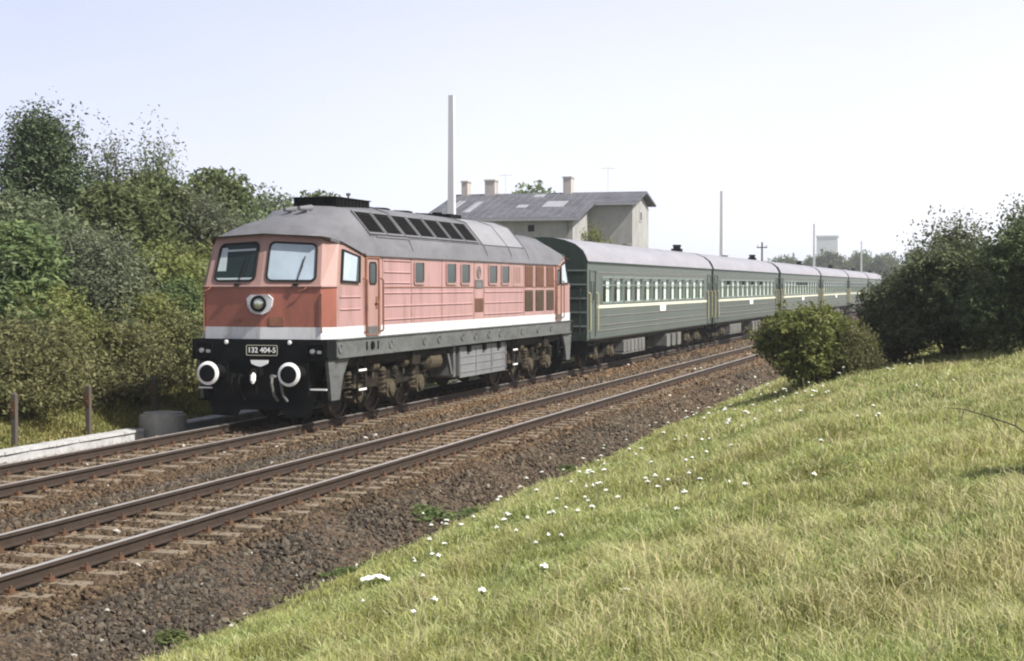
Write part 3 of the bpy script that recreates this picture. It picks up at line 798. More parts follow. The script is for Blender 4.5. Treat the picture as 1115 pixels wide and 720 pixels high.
# buffer beams, plate, couplings, buffers, lamps
for e in (0, 1):
    sg = 1 if e == 0 else -1
    def by_(a, b_): return (yy(a, e), yy(b_, e)) if e == 0 else (yy(b_, e), yy(a, e))
    b = MB()
    b.box(-1.47, 1.47, *by_(.52, .95), 1.30, 1.715)
    b.box(-1.05, 1.05, *by_(.56, .95), .55, 1.30)
    b.box(-1.50, -1.05, *by_(.50, .52), 1.33, 1.37); b.box(1.05, 1.50, *by_(.50, .52), 1.33, 1.37)
    bo = b.build('buffer_beam', M['black'], loco)
    if e == 0:
        pl = MB(); fnp = lambda u, v, t: (u, .52 - t, v)
        pl.plate(fnp, rrect(-.27, .41, 1.39, 1.60, .03), 0, .012); po = pl.build('number_plate', M['black'], loco)
        pl = MB(); pl.ring(fnp, rrect(-.27, .41, 1.39, 1.60, .03), rrect(-.26, .40, 1.40, 1.59, .025), .0125, .017); pl.build('plate_edge', M['cream'], po)
        text_mesh('132 404-5', .150, M['purewhite'], po, 'lettering', Matrix.Translation((.07, .503, 1.495)) @ Matrix.Rotation(R(90), 4, 'X'), .003, .002)
    for s in (-1, 1):
        # buffer: socket, plunger, head with a white ring
        d = MB(); d.box(s * .875 - .2, s * .875 + .2, *by_(.50, .54), .85, 1.25); d.lathe((s * .875, yy(.50, e), 1.05), (0, -sg, 0), [(0, .16), (.22, .14), (.22, .10), (.40, .10)], 18); uo = d.build('buffer', M['black'], loco)
        d = MB(); d.lathe((s * .875, yy(.10, e), 1.05), (0, -sg, 0), [(0, .17), (.02, .228), (.06, .228), (.085, .165), (.10, .10)], 28); d.build('buffer_head', M['black'], uo)
        d = MB(); d.lathe((s * .875, yy(.052, e), 1.05), (0, -sg, 0), [(0, .236), (.02, .232), (.040, .175)], 28); d.build('buffer_ring', M['purewhite'], uo)
        d = MB(); d.lathe((s * .875, yy(.012, e), 1.05), (0, -sg, 0), [(0, .173), (.012, .168), (.02, .11)], 28); d.build('buffer_face', M['black'], uo)
        # marker lamp
        d = MB(); d.lathe((s * .69, yy(.52, e), 1.655), (0, -sg, 0), [(0, .06), (.05, .055), (.052, .048)], 14); lo_ = d.build('marker_lamp', M['black'], loco)
        d = MB(); d.lathe((s * .69, yy(.468, e), 1.655), (0, -sg, 0), [(0, .046), (.012, .03)], 12); d.build('lens', M['purewhite'], lo_)
        # recessed lamp box in the beam
        d = MB(); fnl = (lambda u, v, t: (u, yy(.52 - t, e), v))
        x0, x1 = (s * 1.38, s * 1.02) if s < 0 else (s * 1.02, s * 1.42)
        d.ring(fnl, rrect(x0, x1, 1.39, 1.63, .04), rrect(x0 + .025, x1 - .025, 1.415, 1.605, .03), 0, .03); bx_ = d.build('lamp_box', M['soot'], loco)
        d = MB(); d.lathe(((x0 + x1) / 2 - .05, yy(.52, e), 1.48), (0, -sg, 0), [(0, .055), (.05, .05), (.055, .03)], 12); d.box((x0 + x1) / 2 + .05, (x0 + x1) / 2 + .14, *by_(.49, .52), 1.44, 1.50); d.build('tail_lamp', M['steel'], bx_)
    # white bar lamp, draw hook and chain, hoses
    d = MB(); fnl = (lambda u, v, t: (u, yy(.54 - t, e), v))
    d.plate(fnl, [(-.17, 1.30), (.21, 1.30), (.19, 1.23), (.11, 1.19), (.04, 1.17), (-.05, 1.19), (-.15, 1.23)], 0, .05); d.build('coupling_guard', M['purewhite'], loco)
    d = MB(); d.box(-.09, .09, *by_(.36, .54), 1.0, 1.14); d.path([(0, yy(.40, e), 1.06), (0, yy(.22, e), 1.10), (0, yy(.16, e), 1.02), (0, yy(.24, e), .93)], .045, n=8)
    d.path([(.02, yy(.25, e), 1.02), (.04, yy(.28, e), .80), (.03, yy(.30, e), .66)], .03, n=6); d.tube((-.07, yy(.27, e), .88), (.12, yy(.27, e), .88), .025, n=6); ho = d.build('draw_hook', M['soot'], loco)
    d = MB(); d.lathe((0.03, yy(.20, e), 1.06), (.1, -sg * .3, -1), [(0, .03), (.05, .06), (.16, .055), (.22, .02)], 10); d.build('coupling_link', M['purewhite'], ho)
    for x in (-.52, -.36, .36, .56):
        d = MB(); d.path([(x, yy(.52, e), .98), (x, yy(.36, e), .98), (x + .02, yy(.30, e), .84), (x + .05, yy(.34, e), .62), (x + .1, yy(.42, e), .50)], .028, n=7)
        d.tube((x, yy(.40, e), .98), (x, yy(.34, e), .985), .045, n=8); d.build('brake_hose', M['under'] if x > 0 else M['soot'], loco)
    # rail guard below the beam
    d = MB(); fnl = (lambda u, v, t: (u, yy(.62 - t, e), v))
    d.plate(fnl, [(-1.2, .62), (1.2, .62), (1.05, .18), (.55, .16), (.45, .30), (-.45, .30), (-.55, .16), (-1.05, .18)], -.02, .03)
    for x in (-.9, -.3, .3, .9): d.box(x - .03, x + .03, *by_(.60, 1.3), .56, .62)
    d.build('rail_guard', M['black'], loco)
    # corner step brackets, grey, hanging from the frame corner
    for s in (-1, 1):
        d = MB(); fnc = side(1.40, s)
        pr = [(.62, 1.36), (1.75, 1.36), (1.62, 1.22), (1.36, .92), (1.22, .50), (.80, .50), (.72, .95)]
        d.plate(fnc, [(yy(a, e), z) for a, z in pr], -.03, .04); d.build('step_bracket', M['frame'], loco)
        d = MB(); d.box(*sorted((s * 1.10, s * 1.46)), *by_(.74, 1.14), .46, .50); d.box(*sorted((s * 1.14, s * 1.40)), *by_(.68, .76), .72, .76); so = d.build('corner_step', M['soot'], loco)
        d = MB(); d.box(*sorted((s * 1.05, s * 1.40)), *by_(.64, .68), .71, .74); d.build('step_edge', M['purewhite'], so)
# big headlight
d = MB(); fnh = lambda u, v, t: (u, .575 - t + abs(u) * .097, v)
poly = [(-.30, 2.52), (-.20, 2.60), (.20, 2.60), (.30, 2.52), (.27, 2.36), (.20, 2.26), (.08, 2.21), (-.08, 2.21), (-.20, 2.26), (-.27, 2.36)]
d.plate(fnh, [(u * .95, v) for u, v in poly], 0, .05); ho = d.build('headlight', M['white'], loco)
d = MB(); d.lathe((0, .53, 2.42), (0, -1, 0), [(0, .165), (.06, .16), (.065, .13), (.02, .115)], 20); d.build('rim', M['black'], ho)
d = MB(); d.lathe((0, .525, 2.42), (0, -1, 0), [(0, .13), (.035, .115), (.06, .06), (.065, .02)], 18); d.build('lens', M['lens'], ho)
# socket panels, vertical rail, top lamp of front
d = MB(); fnf = lambda u, v, t: (u, .58 + abs(u) * .097 - t, v)
d.plate(fnf, [(.20, 1.98), (.50, 1.98), (.50, 2.16), (.20, 2.16)], 0, .02); d.build('socket_cover', M['rust_red'], loco)
d = MB(); d.plate(fnf, [(-.62, 2.06), (-.42, 2.06), (-.44, 2.11), (-.60, 2.11)], 0, .03); d.build('lamp_bracket', M['rust_red'], loco)
for x in (-1.1, 1.0):
    d = MB(); d.path([(x, .68, 2.80), (x - .05, .60, 2.70), (x - .16, .58, 2.66)], .014, n=5); d.build('wiper_spindle', M['rust_red'], loco)
for s in (-1, 1):
    d = MB(); d.path([(s * 1.27, .72, 1.85), (s * 1.29, .66, 1.88), (s * 1.29, .66, 2.60), (s * 1.27, .72, 2.63)], .016, n=6); d.build('handrail', M['rust_red'], loco)

# fuel tank
b = MB()
b.bbox(-1.36, 1.36, 8.8, 12.7, .50, 1.26, .06)
tk = b.build('fuel_tank', M['tank'], loco)
for s in (1, -1):
    d = MB(); fn = side(1.36, s)
    for y in (8.85, 10.13, 11.41, 12.65): d.plate(fn, [(y - .02, .55), (y + .02, .55), (y + .02, 1.22), (y - .02, 1.22)], 0, .02)
    for z in (.62, .82, 1.0): d.plate(fn, [(8.89, z), (12.61, z), (12.61, z + .02), (8.89, z + .02)], 0, .015)
    d.build('tank_ribs', M['tank'], tk)
    d = MB()
    for y in (9.5, 10.75, 12.0): d.box(*sorted((s * 1.36, s * 1.42)), y - .09, y + .09, 1.12, 1.32)
    d.build('tank_strap', M['soot'], tk)
    d = MB(); fn = side(1.30, s); d.plate(fn, [(7.9, 1.26), (8.03, 1.26), (8.37, .62), (8.25, .62)], 0, .05); d.plate(fn, [(8.37, .55), (8.53, .55), (8.53, 1.3), (8.37, 1.3)], .001, .06); d.build('pipe_bracket', M['frame'], loco)
    d = MB(); d.tube((s * 1.15, 6.75, 1.0), (s * 1.15, 7.5, 1.0), .24, n=18); d.tube((s * 1.15, 7.5, 1.0), (s * 1.15, 7.57, 1.0), .24, .12, n=18); d.tube((s * 1.15, 6.75, 1.0), (s * 1.15, 6.69, 1.0), .24, .12, n=18); d.build('air_reservoir', M['bogie_dust'], loco)

def loco_bogie(yc):
    b = MB()
    for s in (1, -1):
        x0, x1 = sorted((s * 1.0, s * 1.16))
        pr = [(-2.75, .62), (-2.75, .86), (-2.2, .98), (-1.2, .98), (-1.0, .80), (-.8, .98), (.8, .98), (1.0, .80), (1.2, .98), (2.2, .98), (2.75, .86), (2.75, .62), (2.2, .66), (1.2, .60), (-1.2, .60), (-2.2, .66)]
        b.plate(side(1.0, s), [(yc + a, z) for a, z in pr], 0, .16)
    b.box(-1.0, 1.0, yc - .5, yc + .5, .55, .95)
    for q in (-2.7, 2.6): b.box(-1.0, 1.0, yc + q, yc + q + .12, .65, .85)
    bo = b.build('bogie', M['bogie'], loco)
    for a in (-1.85, 0, 1.85):
        w = MB()
        for s in (1, -1): w.lathe((s * .70, yc + a, .525), (s, 0, 0), [(-.03, .56), (0, .555), (.02, .525), (.12, .52), (.12, .44), (.07, .42), (.05, .15), (.14, .14), (.16, .1)], 28)
        w.tube((-.75, yc + a, .525), (.75, yc + a, .525), .09, n=10)
        w.build('wheelset', M['wheel'], bo)
        for s in (1, -1):
            x = MB(); x.bbox(*sorted((s * 1.02, s * 1.28)), yc + a - .22, yc + a + .22, .34, .72, .06); x.lathe((s * 1.28, yc + a, .53), (s, 0, 0), [(0, .17), (.05, .16), (.07, .10)], 14)
            x.tube((s * 1.15, yc + a - .42, .50), (s * 1.15, yc + a + .42, .56), .05, n=6)
            x.build('axle_box', M['bogie_dust'], bo)
            for q in (-.36, .36):
                c = MB()
                pts = [(s * 1.2 + .085 * math.cos(t * 1.05), yc + a + q + .085 * math.sin(t * 1.05), .50 + t * .0165) for t in range(27)]
                c.path(pts, .02, n=5); c.lathe((s * 1.2, yc + a + q, .46), (0, 0, 1), [(0, .11), (.04, .11)], 12); c.lathe((s * 1.2, yc + a + q, .93), (0, 0, 1), [(0, .11), (.06, .09), (.1, .04)], 12)
                c.build('coil_spring', M['bogie_dust'] if q < 0 else M['bogie'], bo)
    for a in (-.92, .92):
        for s in (1, -1):
            x = MB(); x.tube((s * 1.22, yc + a - .16, 1.06), (s * 1.22, yc + a + .16, 1.06), .11, n=12); x.tube((s * 1.22, yc + a, 1.06), (s * 1.22, yc + a, .80), .03, n=6); x.build('brake_cylinder', M['bogie_dust'], bo)
            x = MB(); x.path([(s * 1.1, yc + a, .95), (s * 1.12, yc + a + .1, .5), (s * 1.0, yc + a + .05, .25)], .035, n=6); x.box(*sorted((s * .72, s * .84)), yc + a - .08, yc + a + .08, .25, .75); x.build('brake_rigging', M['bogie'], bo)
    for s in (1, -1):
        x = MB(); x.box(*sorted((s * 1.12, s * 1.45)), yc - 2.25, yc - 1.85, .62, .65); x.box(*sorted((s * 1.12, s * 1.45)), yc - 2.25, yc - 1.85, 1.02, 1.05)
        x.path([(s * 1.42, yc - 2.25, .60), (s * 1.42, yc - 2.25, 1.33)], .02, n=5); x.path([(s * 1.42, yc - 1.85, .60), (s * 1.42, yc - 1.85, 1.33)], .02, n=5); st = x.build('door_step', M['soot'], loco)
        x = MB()
        for z in (.615, 1.015): x.box(*sorted((s * 1.452, s * 1.47)), yc - 2.25, yc - 1.85, z, z + .04)
        x.build('step_edge', M['purewhite'], st)
    x = MB(); x.box(-1.42, -.9, yc + 1.0, yc + 1.5, 1.0, 1.3); x.box(.9, 1.42, yc + 1.0, yc + 1.5, 1.0, 1.3); x.path([(1.3, yc - 2.4, 1.12), (1.3, yc + 2.5, 1.12)], .025, n=6); x.path([(-1.3, yc - 2.4, 1.12), (-1.3, yc + 2.5, 1.12)], .025, n=6); x.build('sand_pipe', M['bogie'], loco)
loco_bogie(4.4); loco_bogie(15.3)

# ------------------------------------------------------------------ passenger coaches
CL = 23.5
CP = [(1.5, 3.56), (1.47, 3.72), (1.36, 3.92), (1.10, 4.13), (.72, 4.27), (.36, 4.34), (0, 4.36)]
def coach_proto():
    t = thing('passenger_coach', 'dark green passenger coach', 'coach')
    nwin = 12
    y0w, y1w = 1.95, CL - 1.9
    pitch = (y1w - y0w) / nwin
    ww = 1.44
    wins = [(y0w + (i + .5) * pitch - ww / 2, y0w + (i + .5) * pitch + ww / 2) for i in range(nwin)]
    zb, zt = 2.20, 3.08
    b = MB()
    for s in (1, -1):
        x = s * 1.5
        def q(a, c, z0, z1): b.add([(x, a, z0), (x, c, z0), (x, c, z1), (x, a, z1)], [(0, 1, 2, 3) if s > 0 else (3, 2, 1, 0)])
        q(.06, CL - .06, 1.04, zb); q(.06, CL - .06, zt, 3.56)
        e = .06
        for a, c in wins + [(CL - .06, 0)]: q(e, a, zb, zt); e = c
        # tumblehome lip at the bottom
        b.add([(x, .06, 1.04), (x, CL - .06, 1.04), (x * .97, CL - .06, .98), (x * .97, .06, .98)], [(0, 1, 2, 3)])
    b.build('body', M['green'], t)
    # end walls with ribs
    for e in (0, 1):
        y = 0 if e == 0 else CL
        d = MB(); ring = [(1.5, 1.0)] + CP; pts = [(x, y, z) for x, z in ring] + [(-x, y, z) for x, z in ring[-2::-1]]
        d.add(pts, [tuple(range(len(pts)))])
        sg = -1 if e == 0 else 1
        d.loft([[(1.5, y, 1.0)] + [(x, y, z) for x, z in CP], [(1.5, y - sg * .06, 1.0)] + [(x, y - sg * .06, z) for x, z in CP]])
        for z in (1.45, 1.9, 2.35, 2.8, 3.25):
            for s in (1, -1): pass
        eo = d.build('end_wall', M['greendark'], t)
        d = MB()
        for z in (1.45, 1.9, 2.35, 2.8, 3.25):
            for s in (1, -1): d.box(*sorted((s * .72, s * 1.48)), *sorted((y, y + sg * .025)), z, z + .05)
        d.build('end_ribs', M['greenpier'], eo)
        d = MB()
        gp = [(-.68, 1.1), (.68, 1.1), (.68, 3.1), (.5, 3.3), (-.5, 3.3), (-.68, 3.1)]; gi = [(u * .78, 1.2 + (v - 1.1) * .92) for u, v in gp]
        fn = lambda u, v, tt: (u, y + sg * tt, v)
        d.ring(fn, gp, gi, 0, .30); d.build('gangway', M['rubber'], t)
        for s in (-1, 1):
            d = MB(); d.lathe((s * .875, y, 1.06), (0, sg, 0), [(0, .13), (.2, .12), (.2, .09), (.42, .09), (.43, .22), (.46, .22), (.48, .1)], 16); d.build('buffer', M['soot'], t)
            d = MB(); d.path([(s * 1.3, y + sg * .0, 1.1), (s * 1.3, y + sg * .12, 1.2), (s * 1.3, y + sg * .12, 2.6), (s * 1.3, y, 2.7)], .018, n=5); d.build('end_handrail', M['greendark'], t)
    # roof
    ys = [0, .02, .5, CL - .5, CL - .02, CL]
    d = MB(); d.loft(mirror([[(x + (.04 if k == 0 else 0), y, z) for k, (x, z) in enumerate(CP)] for y in ys])); ro = d.build('roof', M['coachroof'], t, smooth=True)
    for y in (12.2,):
        d = MB(); d.lathe((.05, y, 4.34), (0, 0, 1), [(0, .16), (.05, .15), (.06, .20), (.10, .19), (.12, .06)], 12); d.build('roof_vent', M['under'], ro)
    d = MB(); d.box(-.22, .22, CL - .95, CL - .45, 4.33, 4.50); d.tube((.0, CL - .7, 4.5), (.0, CL - .7, 4.68), .16, .20, n=10); d.build('chimney', M['soot'], ro)
    for s in (1, -1):
        d = MB(); d.plate(side(1.5, s), [(.06, 3.52), (CL - .06, 3.52), (CL - .06, 3.57), (.06, 3.57)], 0.002, .05); d.build('rain_gutter', M['greendark'], t)
        # lines: cream band under the windows, thin line over them, two ribs below
        fn = side(1.5, s)
        d = MB(); d.plate(fn, [(1.35, 2.03), (CL - 1.35, 2.03), (CL - 1.35, 2.135), (1.35, 2.135)], 0.0, .012); d.build('cream_band', M['cream'], t)
        d = MB(); d.plate(fn, [(1.35, 3.20), (CL - 1.35, 3.20), (CL - 1.35, 3.25), (1.35, 3.25)], 0, .014); d.build('upper_line', M['under'], t)
        d = MB()
        for z in (1.76, 1.46, 1.28):
            d.add([(s * 1.5, 1.3, z - .03), (s * 1.5, CL - 1.3, z - .03), (s * 1.5, CL - 1.3, z + .02), (s * 1.5, 1.3, z + .02), (s * 1.522, 1.3, z), (s * 1.522, CL - 1.3, z)], [(0, 1, 5, 4), (4, 5, 2, 3), (0, 4, 3), (1, 2, 5)])
        d.build('side_ribs', M['under'], t)
        # doors at both ends with their yellow grab rails
        for y0, y1 in ((.32, 1.12), (CL - 1.12, CL - .32)):
            d = MB(); d.ring(fn, rrect(y0, y1, 1.06, 3.30, .05), rrect(y0 + .04, y1 - .04, 1.1, 3.26, .04), 0, .03); do = d.build('door', M['green'], t)
            window(fn, y0 + .2, y1 - .2, 2.25, 2.95, .05, .04, M['glass'], M['green'], 'door_window', parent=do)
            for hy in (y0 - .10, y1 + .12):
                d = MB(); d.path([(s * 1.5, hy, 1.30), (s * 1.57, hy, 1.34), (s * 1.57, hy, 2.52), (s * 1.5, hy, 2.56)], .021, n=6); d.build('grab_rail', M['yellow'], do)
            d = MB(); d.box(*sorted((s * 1.15, s * 1.5)), y0, y1, .55, .59); d.box(*sorted((s * 1.15, s * 1.5)), y0, y1, .82, .86); d.box(*sorted((s * 1.1, s * 1.46)), y0 - .04, y0, .55, 1.0); d.box(*sorted((s * 1.1, s * 1.46)), y1, y1 + .04, .55, 1.0); d.build('steps', M['soot'], t)
    # dim interior behind the windows
    d = MB(); d.add([(1.10, .2, 1.9), (1.10, CL - .2, 1.9), (1.10, CL - .2, 3.4), (1.10, .2, 3.4)], [(0, 1, 2, 3)]); d.add([(-1.10, .2, 1.9), (-1.10, CL - .2, 1.9), (-1.10, CL - .2, 3.4), (-1.10, .2, 3.4)], [(0, 1, 2, 3)])
    d.box(-1.1, 1.1, .2, CL - .2, 1.85, 1.9); d.build('interior', M['interior'], t)
    for s in (1, -1):
        for a, c in wins:
            fn = side(1.5, s)
            f = MB(); f.ring(fn, rrect(a - .02, c + .02, zb - .02, zt + .02, .06), rrect(a + .04, c - .04, zb + .04, zt - .04, .05), -.08, .015)
            f.plate(fn, [(a + .04, 2.78), (c - .04, 2.78), (c - .04, 2.82), (a + .04, 2.82)], -.02, .012)
            fo = f.build('window', M['greenpier'], t)
            g = MB(); g.add([(s * 1.478, a + .04, zb + .04), (s * 1.478, c - .04, zb + .04), (s * 1.478, c - .04, zt - .04), (s * 1.478, a + .04, zt - .04)], [(0, 1, 2, 3)]); g.build('pane', M['glass_clear'], fo)
            k = MB()
            for u0, u1, top in ((a + .02, a + .46, zt - .02), (c - .46, c - .02, zt - .02)):
                pts = np.linspace(u0, u1, 9)
                lo_ = [(s * (1.40 + .018 * math.sin(i * 1.6)), u, zb) for i, u in enumerate(pts)]; hi_ = [(s * (1.40 + .018 * math.sin(i * 1.6)), u, top) for i, u in enumerate(pts)]
                k.loft([lo_, hi_])
            k.add([(s * 1.405, a, 2.96), (s * 1.405, c, 2.96), (s * 1.405, c, zt), (s * 1.405, a, zt)], [(0, 1, 2, 3)])
            k.build('curtain', M['curtain'], fo)
        d = MB(); d.plate(side(1.5, s), rrect(11.55, 12.65, 1.80, 2.04, .02), .0125, .03); d.build('destination_board', M['purewhite'], t)
    # underframe, boxes, bogies
    d = MB(); d.box(-1.35, 1.35, .3, CL - .3, .86, 1.02); d.build('underframe', M['bogie'], t)
    d = MB()
    for i in range(6): d.bbox(.55, 1.36, 5.9 + i * .62, 6.4 + i * .62, .40, .84, .05)
    d.box(.6, 1.34, 5.8, 9.6, .34, .39); d.build('battery_box', M['under'], t)
    for i in range(3):
        d = MB(); d.bbox(.6, 1.38, 13.6 + i * 1.15, 14.35 + i * 1.15, .32, .84, .05); d.build('equipment_box', M['under'], t)
    d = MB(); d.box(-1.3, -.5, 7, 16, .4, .84); d.build('water_tank', M['under'], t)
    for yc in (3.3, CL - 3.3):
        d = MB()
        for s in (1, -1):
            pr = [(-1.9, .62), (-1.9, .78), (-.7, .70), (-.5, .45), (.5, .45), (.7, .70), (1.9, .78), (1.9, .62), (.8, .55), (.55, .32), (-.55, .32), (-.8, .55)]
            d.plate(side(1.0, s), [(yc + a, z) for a, z in pr], 0, .12)
        d.box(-1.0, 1.0, yc - .25, yc + .25, .45, .85); bo = d.build('bogie', M['bogie'], t)
        for a in (-1.2, 1.2):
            w = MB()
            for s in (1, -1): w.lathe((s * .70, yc + a, .475), (s, 0, 0), [(-.03, .505), (0, .5), (.02, .475), (.12, .47), (.12, .40), (.07, .38), (.06, .13), (.15, .12)], 24)
            w.tube((-.75, yc + a, .475), (.75, yc + a, .475), .08, n=8); w.build('wheelset', M['wheel'], bo)
            for s in (1, -1):
                x = MB(); x.bbox(*sorted((s * 1.02, s * 1.26)), yc + a - .2, yc + a + .2, .32, .66, .06); x.lathe((s * 1.26, yc + a, .48), (s, 0, 0), [(0, .14), (.05, .12)], 12)
                for q in (-.3, .3): x.tube((s * 1.14, yc + a + q, .40), (s * 1.14, yc + a + q, .72), .09, n=10)
                x.build('axle_box', M['bogie_dust'], bo)
    return t
coach0 = coach_proto()
chm = children_map()
coach_lab = ['dark green coach coupled right behind the red locomotive', 'second dark green coach behind the locomotive, half open windows at its top', 'third green coach from the locomotive, behind the small bush',
             'fourth green coach from the locomotive, above the small bush', 'fifth green coach, between the small bush and the dark hedge', 'last visible green coach, half hidden by the dark bush']
for k, yl in enumerate((21.05, 45.05, 69.65, 94.15, 118.65, 143.15)):
    o = coach0 if k == 0 else copy_tree(coach0, chm)
    o.location = (TX, LY + yl, 0)
    tag(o, coach_lab[k], 'coach', 'green coaches of the train')
    if k in (1, 2):     # pulled-down top lights, seen as small dark openings
        for i in ((1, 4, 6, 8) if k == 1 else (4, 5, 6, 7)):
            yy0 = 1.95 + (i + .5) * (CL - 3.85) / 12
            d = MB(); d.box(1.488, 1.520, yy0 - .36, yy0 + .36, 2.84, 3.03); d.build('open_toplight', M['soot'], o)

# ------------------------------------------------------------------ station house behind the train
def house():
    t = thing('station_house', 'grey rendered station house with patchy low tarred roof behind the train', 'house', (-22.0, 97.0, 0), R(0))
    # local frame: x along the ridge (world -X is away from track), y along the track
    XL, XR = -12.4, 0.0
    XS = -2.9                                    # left of this the front wing comes forward
    YF, YS, YB = -2.6, 1.4, 6.4                  # front wing wall, set back wall, rear wall
    ridge_y, rz_, ez_wing, ez_r = 3.9, 9.0, 7.05, 8.05
    w = MB()
    w.box(XL, XS, YF, YB, 0, 6.95); w.box(XS - .01, XR, YS, YB, 0, 7.95)
    w.add([(XR, YS, 7.95), (XR, YB, 7.95), (XR, ridge_y, rz_ - .12)], [(0, 1, 2)])
    w.add([(XS, YF, 6.95), (XS, YS, 6.95), (XS, YS, 8.0)], [(0, 1, 2)])
    w.build('wall', M['plaster'], t)
    def slab(pts, th=.14):
        return pts + [(x, y, z - th) for x, y, z in pts]
    r = MB(); F = [(3, 2, 1, 0), (4, 5, 6, 7), (0, 1, 5, 4), (1, 2, 6, 5), (2, 3, 7, 6), (3, 0, 4, 7)]
    ov = .5
    sl = (rz_ - ez_wing) / (ridge_y - (YF - ov))
    yr = YS - ov
    r.add(slab([(XL - ov, YF - ov, ez_wing), (XS + .55, YF - ov, ez_wing), (XS + .55, ridge_y, rz_), (XL - ov, ridge_y, rz_)]), F)
    r.add(slab([(XS + .551, yr, rz_ - sl * (ridge_y - yr) ), (XR + .42, yr, rz_ - sl * (ridge_y - yr)), (XR + .42, ridge_y, rz_), (XS + .551, ridge_y, rz_)]), F)
    r.add(slab([(XL - ov, ridge_y, rz_ - .004), (XR + .42, ridge_y, rz_ - .004), (XR + .42, YB + ov, rz_ - .75), (XL - ov, YB + ov, rz_ - .75)]), F)
    ro = r.build('roof', M['slate'], t)
    d = MB(); d.box(XL - ov, XS + .55, YF - ov - .05, YF - ov - .002, ez_wing - .20, ez_wing - .02); d.box(XS + .56, XR + .42, yr - .05, yr - .002, rz_ - sl * (ridge_y - yr) - .2, rz_ - sl * (ridge_y - yr) - .02)
    d.build('eaves_board', M['patch'], ro)
    d = MB()
    for k in range(24):
        x = XL + .2 + k * .56
        if x < XS + .5: d.add([(x, YF - ov, ez_wing + .003), (x + .05, YF - ov, ez_wing + .003), (x + .05, ridge_y, rz_ + .003), (x, ridge_y, rz_ + .003), (x + .025, YF - ov, ez_wing + .04), (x + .025, ridge_y, rz_ + .04)], [(0, 4, 5, 3), (4, 1, 2, 5), (0, 1, 4)])
    d.build('sheet_seams', M['slate'], ro)
    d = MB(); d.tube((XS - .3, YF - .12, 0), (XS - .3, YF - .12, 6.7), .05, n=8); d.path([(XS - .3, YF - .12, 6.7), (XS - .3, YF - ov - .02, 6.85)], .05, n=8); d.build('downpipe', M['under'], t)
    def onroof(x0, x1, y0, y1, off=.02):
        f = lambda x, y: (x, y, rz_ - sl * (ridge_y - y) + off)
        return [f(x0, y0), f(x1, y0), f(x1, y1), f(x0, y1)]
    for x0, x1, y0, y1, nm, m in ((-5.6, -4.2, -.3, 1.3, 'skylight', 'patch'), (-7.3, -6.6, -.4, .4, 'skylight', 'patch'), (-10.6, -10.1, -1.4, 1.6, 'roof_patch', 'patch'), (-11.9, -11.4, -.2, 1.9, 'roof_patch', 'patch'), (-7.0, -6.3, 2.6, 3.4, 'skylight', 'patch')):
        d = MB(); p = onroof(x0, x1, y0, y1, .03 if nm == 'skylight' else .008); d.add(slab(p, .03), F); d.build(nm, M[m], ro)
    for x, wd, h in ((-10.3, .70, .85), (-12.1, .42, .8), (-4.9, .55, .95)):
        d = MB(); d.box(x - wd / 2, x + wd / 2, ridge_y - .4, ridge_y + .4, 8.7, rz_ + h); d.box(x - wd / 2 - .05, x + wd / 2 + .05, ridge_y - .45, ridge_y + .45, rz_ + h, rz_ + h + .1)
        d.build('chimney', M['brick'], ro)
    for x, h in ((-9.3, 1.4), (-2.2, 1.7)):
        d = MB(); d.tube((x, ridge_y, 8.9), (x, ridge_y, rz_ + h), .012, n=5); d.tube((x - .45, ridge_y - .1, rz_ + h - .15), (x + .45, ridge_y + .1, rz_ + h - .15), .012, n=5)
        for q in (-.4, -.2, 0, .2, .4): d.tube((x + q, ridge_y - .3, rz_ + h - .15), (x + q, ridge_y + .3, rz_ + h - .15), .009, n=4)
        d.build('tv_aerial', M['brick'], ro)
    for x in (-10.6, -8.1, -5.6):                # small attic openings below the eaves
        d = MB(); d.box(x - .2, x + .2, YF - .03, YF + .0, 6.2, 6.6); d.build('window', M['soot'], t)
    for x in (-10.8, -8.2, -5.2):
        f = MB(); fn = lambda u, v, tt: (u, YF - tt, v); f.ring(fn, rrect(x - .55, x + .55, 3.2, 5.0, .02), rrect(x - .46, x + .46, 3.3, 4.9, .02), 0, .05); fo = f.build('window', M['patch'], t)
        g = MB(); g.plate(fn, rrect(x - .46, x + .46, 3.3, 4.9, .02), 0, .01); g.build('pane', M['glass'], fo)
    fn = lambda u, v, tt: (XR + tt, u, v)
    f = MB(); f.ring(fn, [(3.4, 7.0), (4.2, 7.0), (4.2, 7.7), (3.4, 7.7)], [(3.5, 7.08), (4.1, 7.08), (4.1, 7.62), (3.5, 7.62)], 0, .05); fo = f.build('gable_window', M['brick'], t)
    g = MB(); g.plate(fn, [(3.5, 7.08), (4.1, 7.08), (4.1, 7.62), (3.5, 7.62)], 0, .012); g.build('pane', M['glass'], fo)
    return t
house()

# ------------------------------------------------------------------ masts, telegraph pole, posts, duct, block
def mast(y, label, h=9.05, x=-17.0):
    t = thing('catenary_mast', label, 'mast', (x, y, 0), 0, 'bare concrete masts beside the track')
    d = MB(); d.add([(-.14, -.14, -.4), (.14, -.14, -.4), (.14, .14, -.4), (-.14, .14, -.4), (-.085, -.085, h), (.085, -.085, h), (.085, .085, h), (-.085, .085, h)], [(0, 3, 2, 1), (4, 5, 6, 7), (0, 1, 5, 4), (1, 2, 6, 5), (2, 3, 7, 6), (3, 0, 4, 7)])
    d.build('shaft', M['mast'], t)
    d = MB(); d.box(-.35, .35, -.35, .35, -.6, -.05); d.build('foundation', M['concrete'], t)
    return t
mast(48.8, 'tallest looking bare concrete mast rising behind the locomotive roof')
mast(103.0, 'bare concrete mast behind the second coach, right of the house')
mast(160.0, 'bare concrete mast in front of the left end of the far trees')
mast(221.0, 'most distant bare concrete mast, beside the dark bush', 9.0)
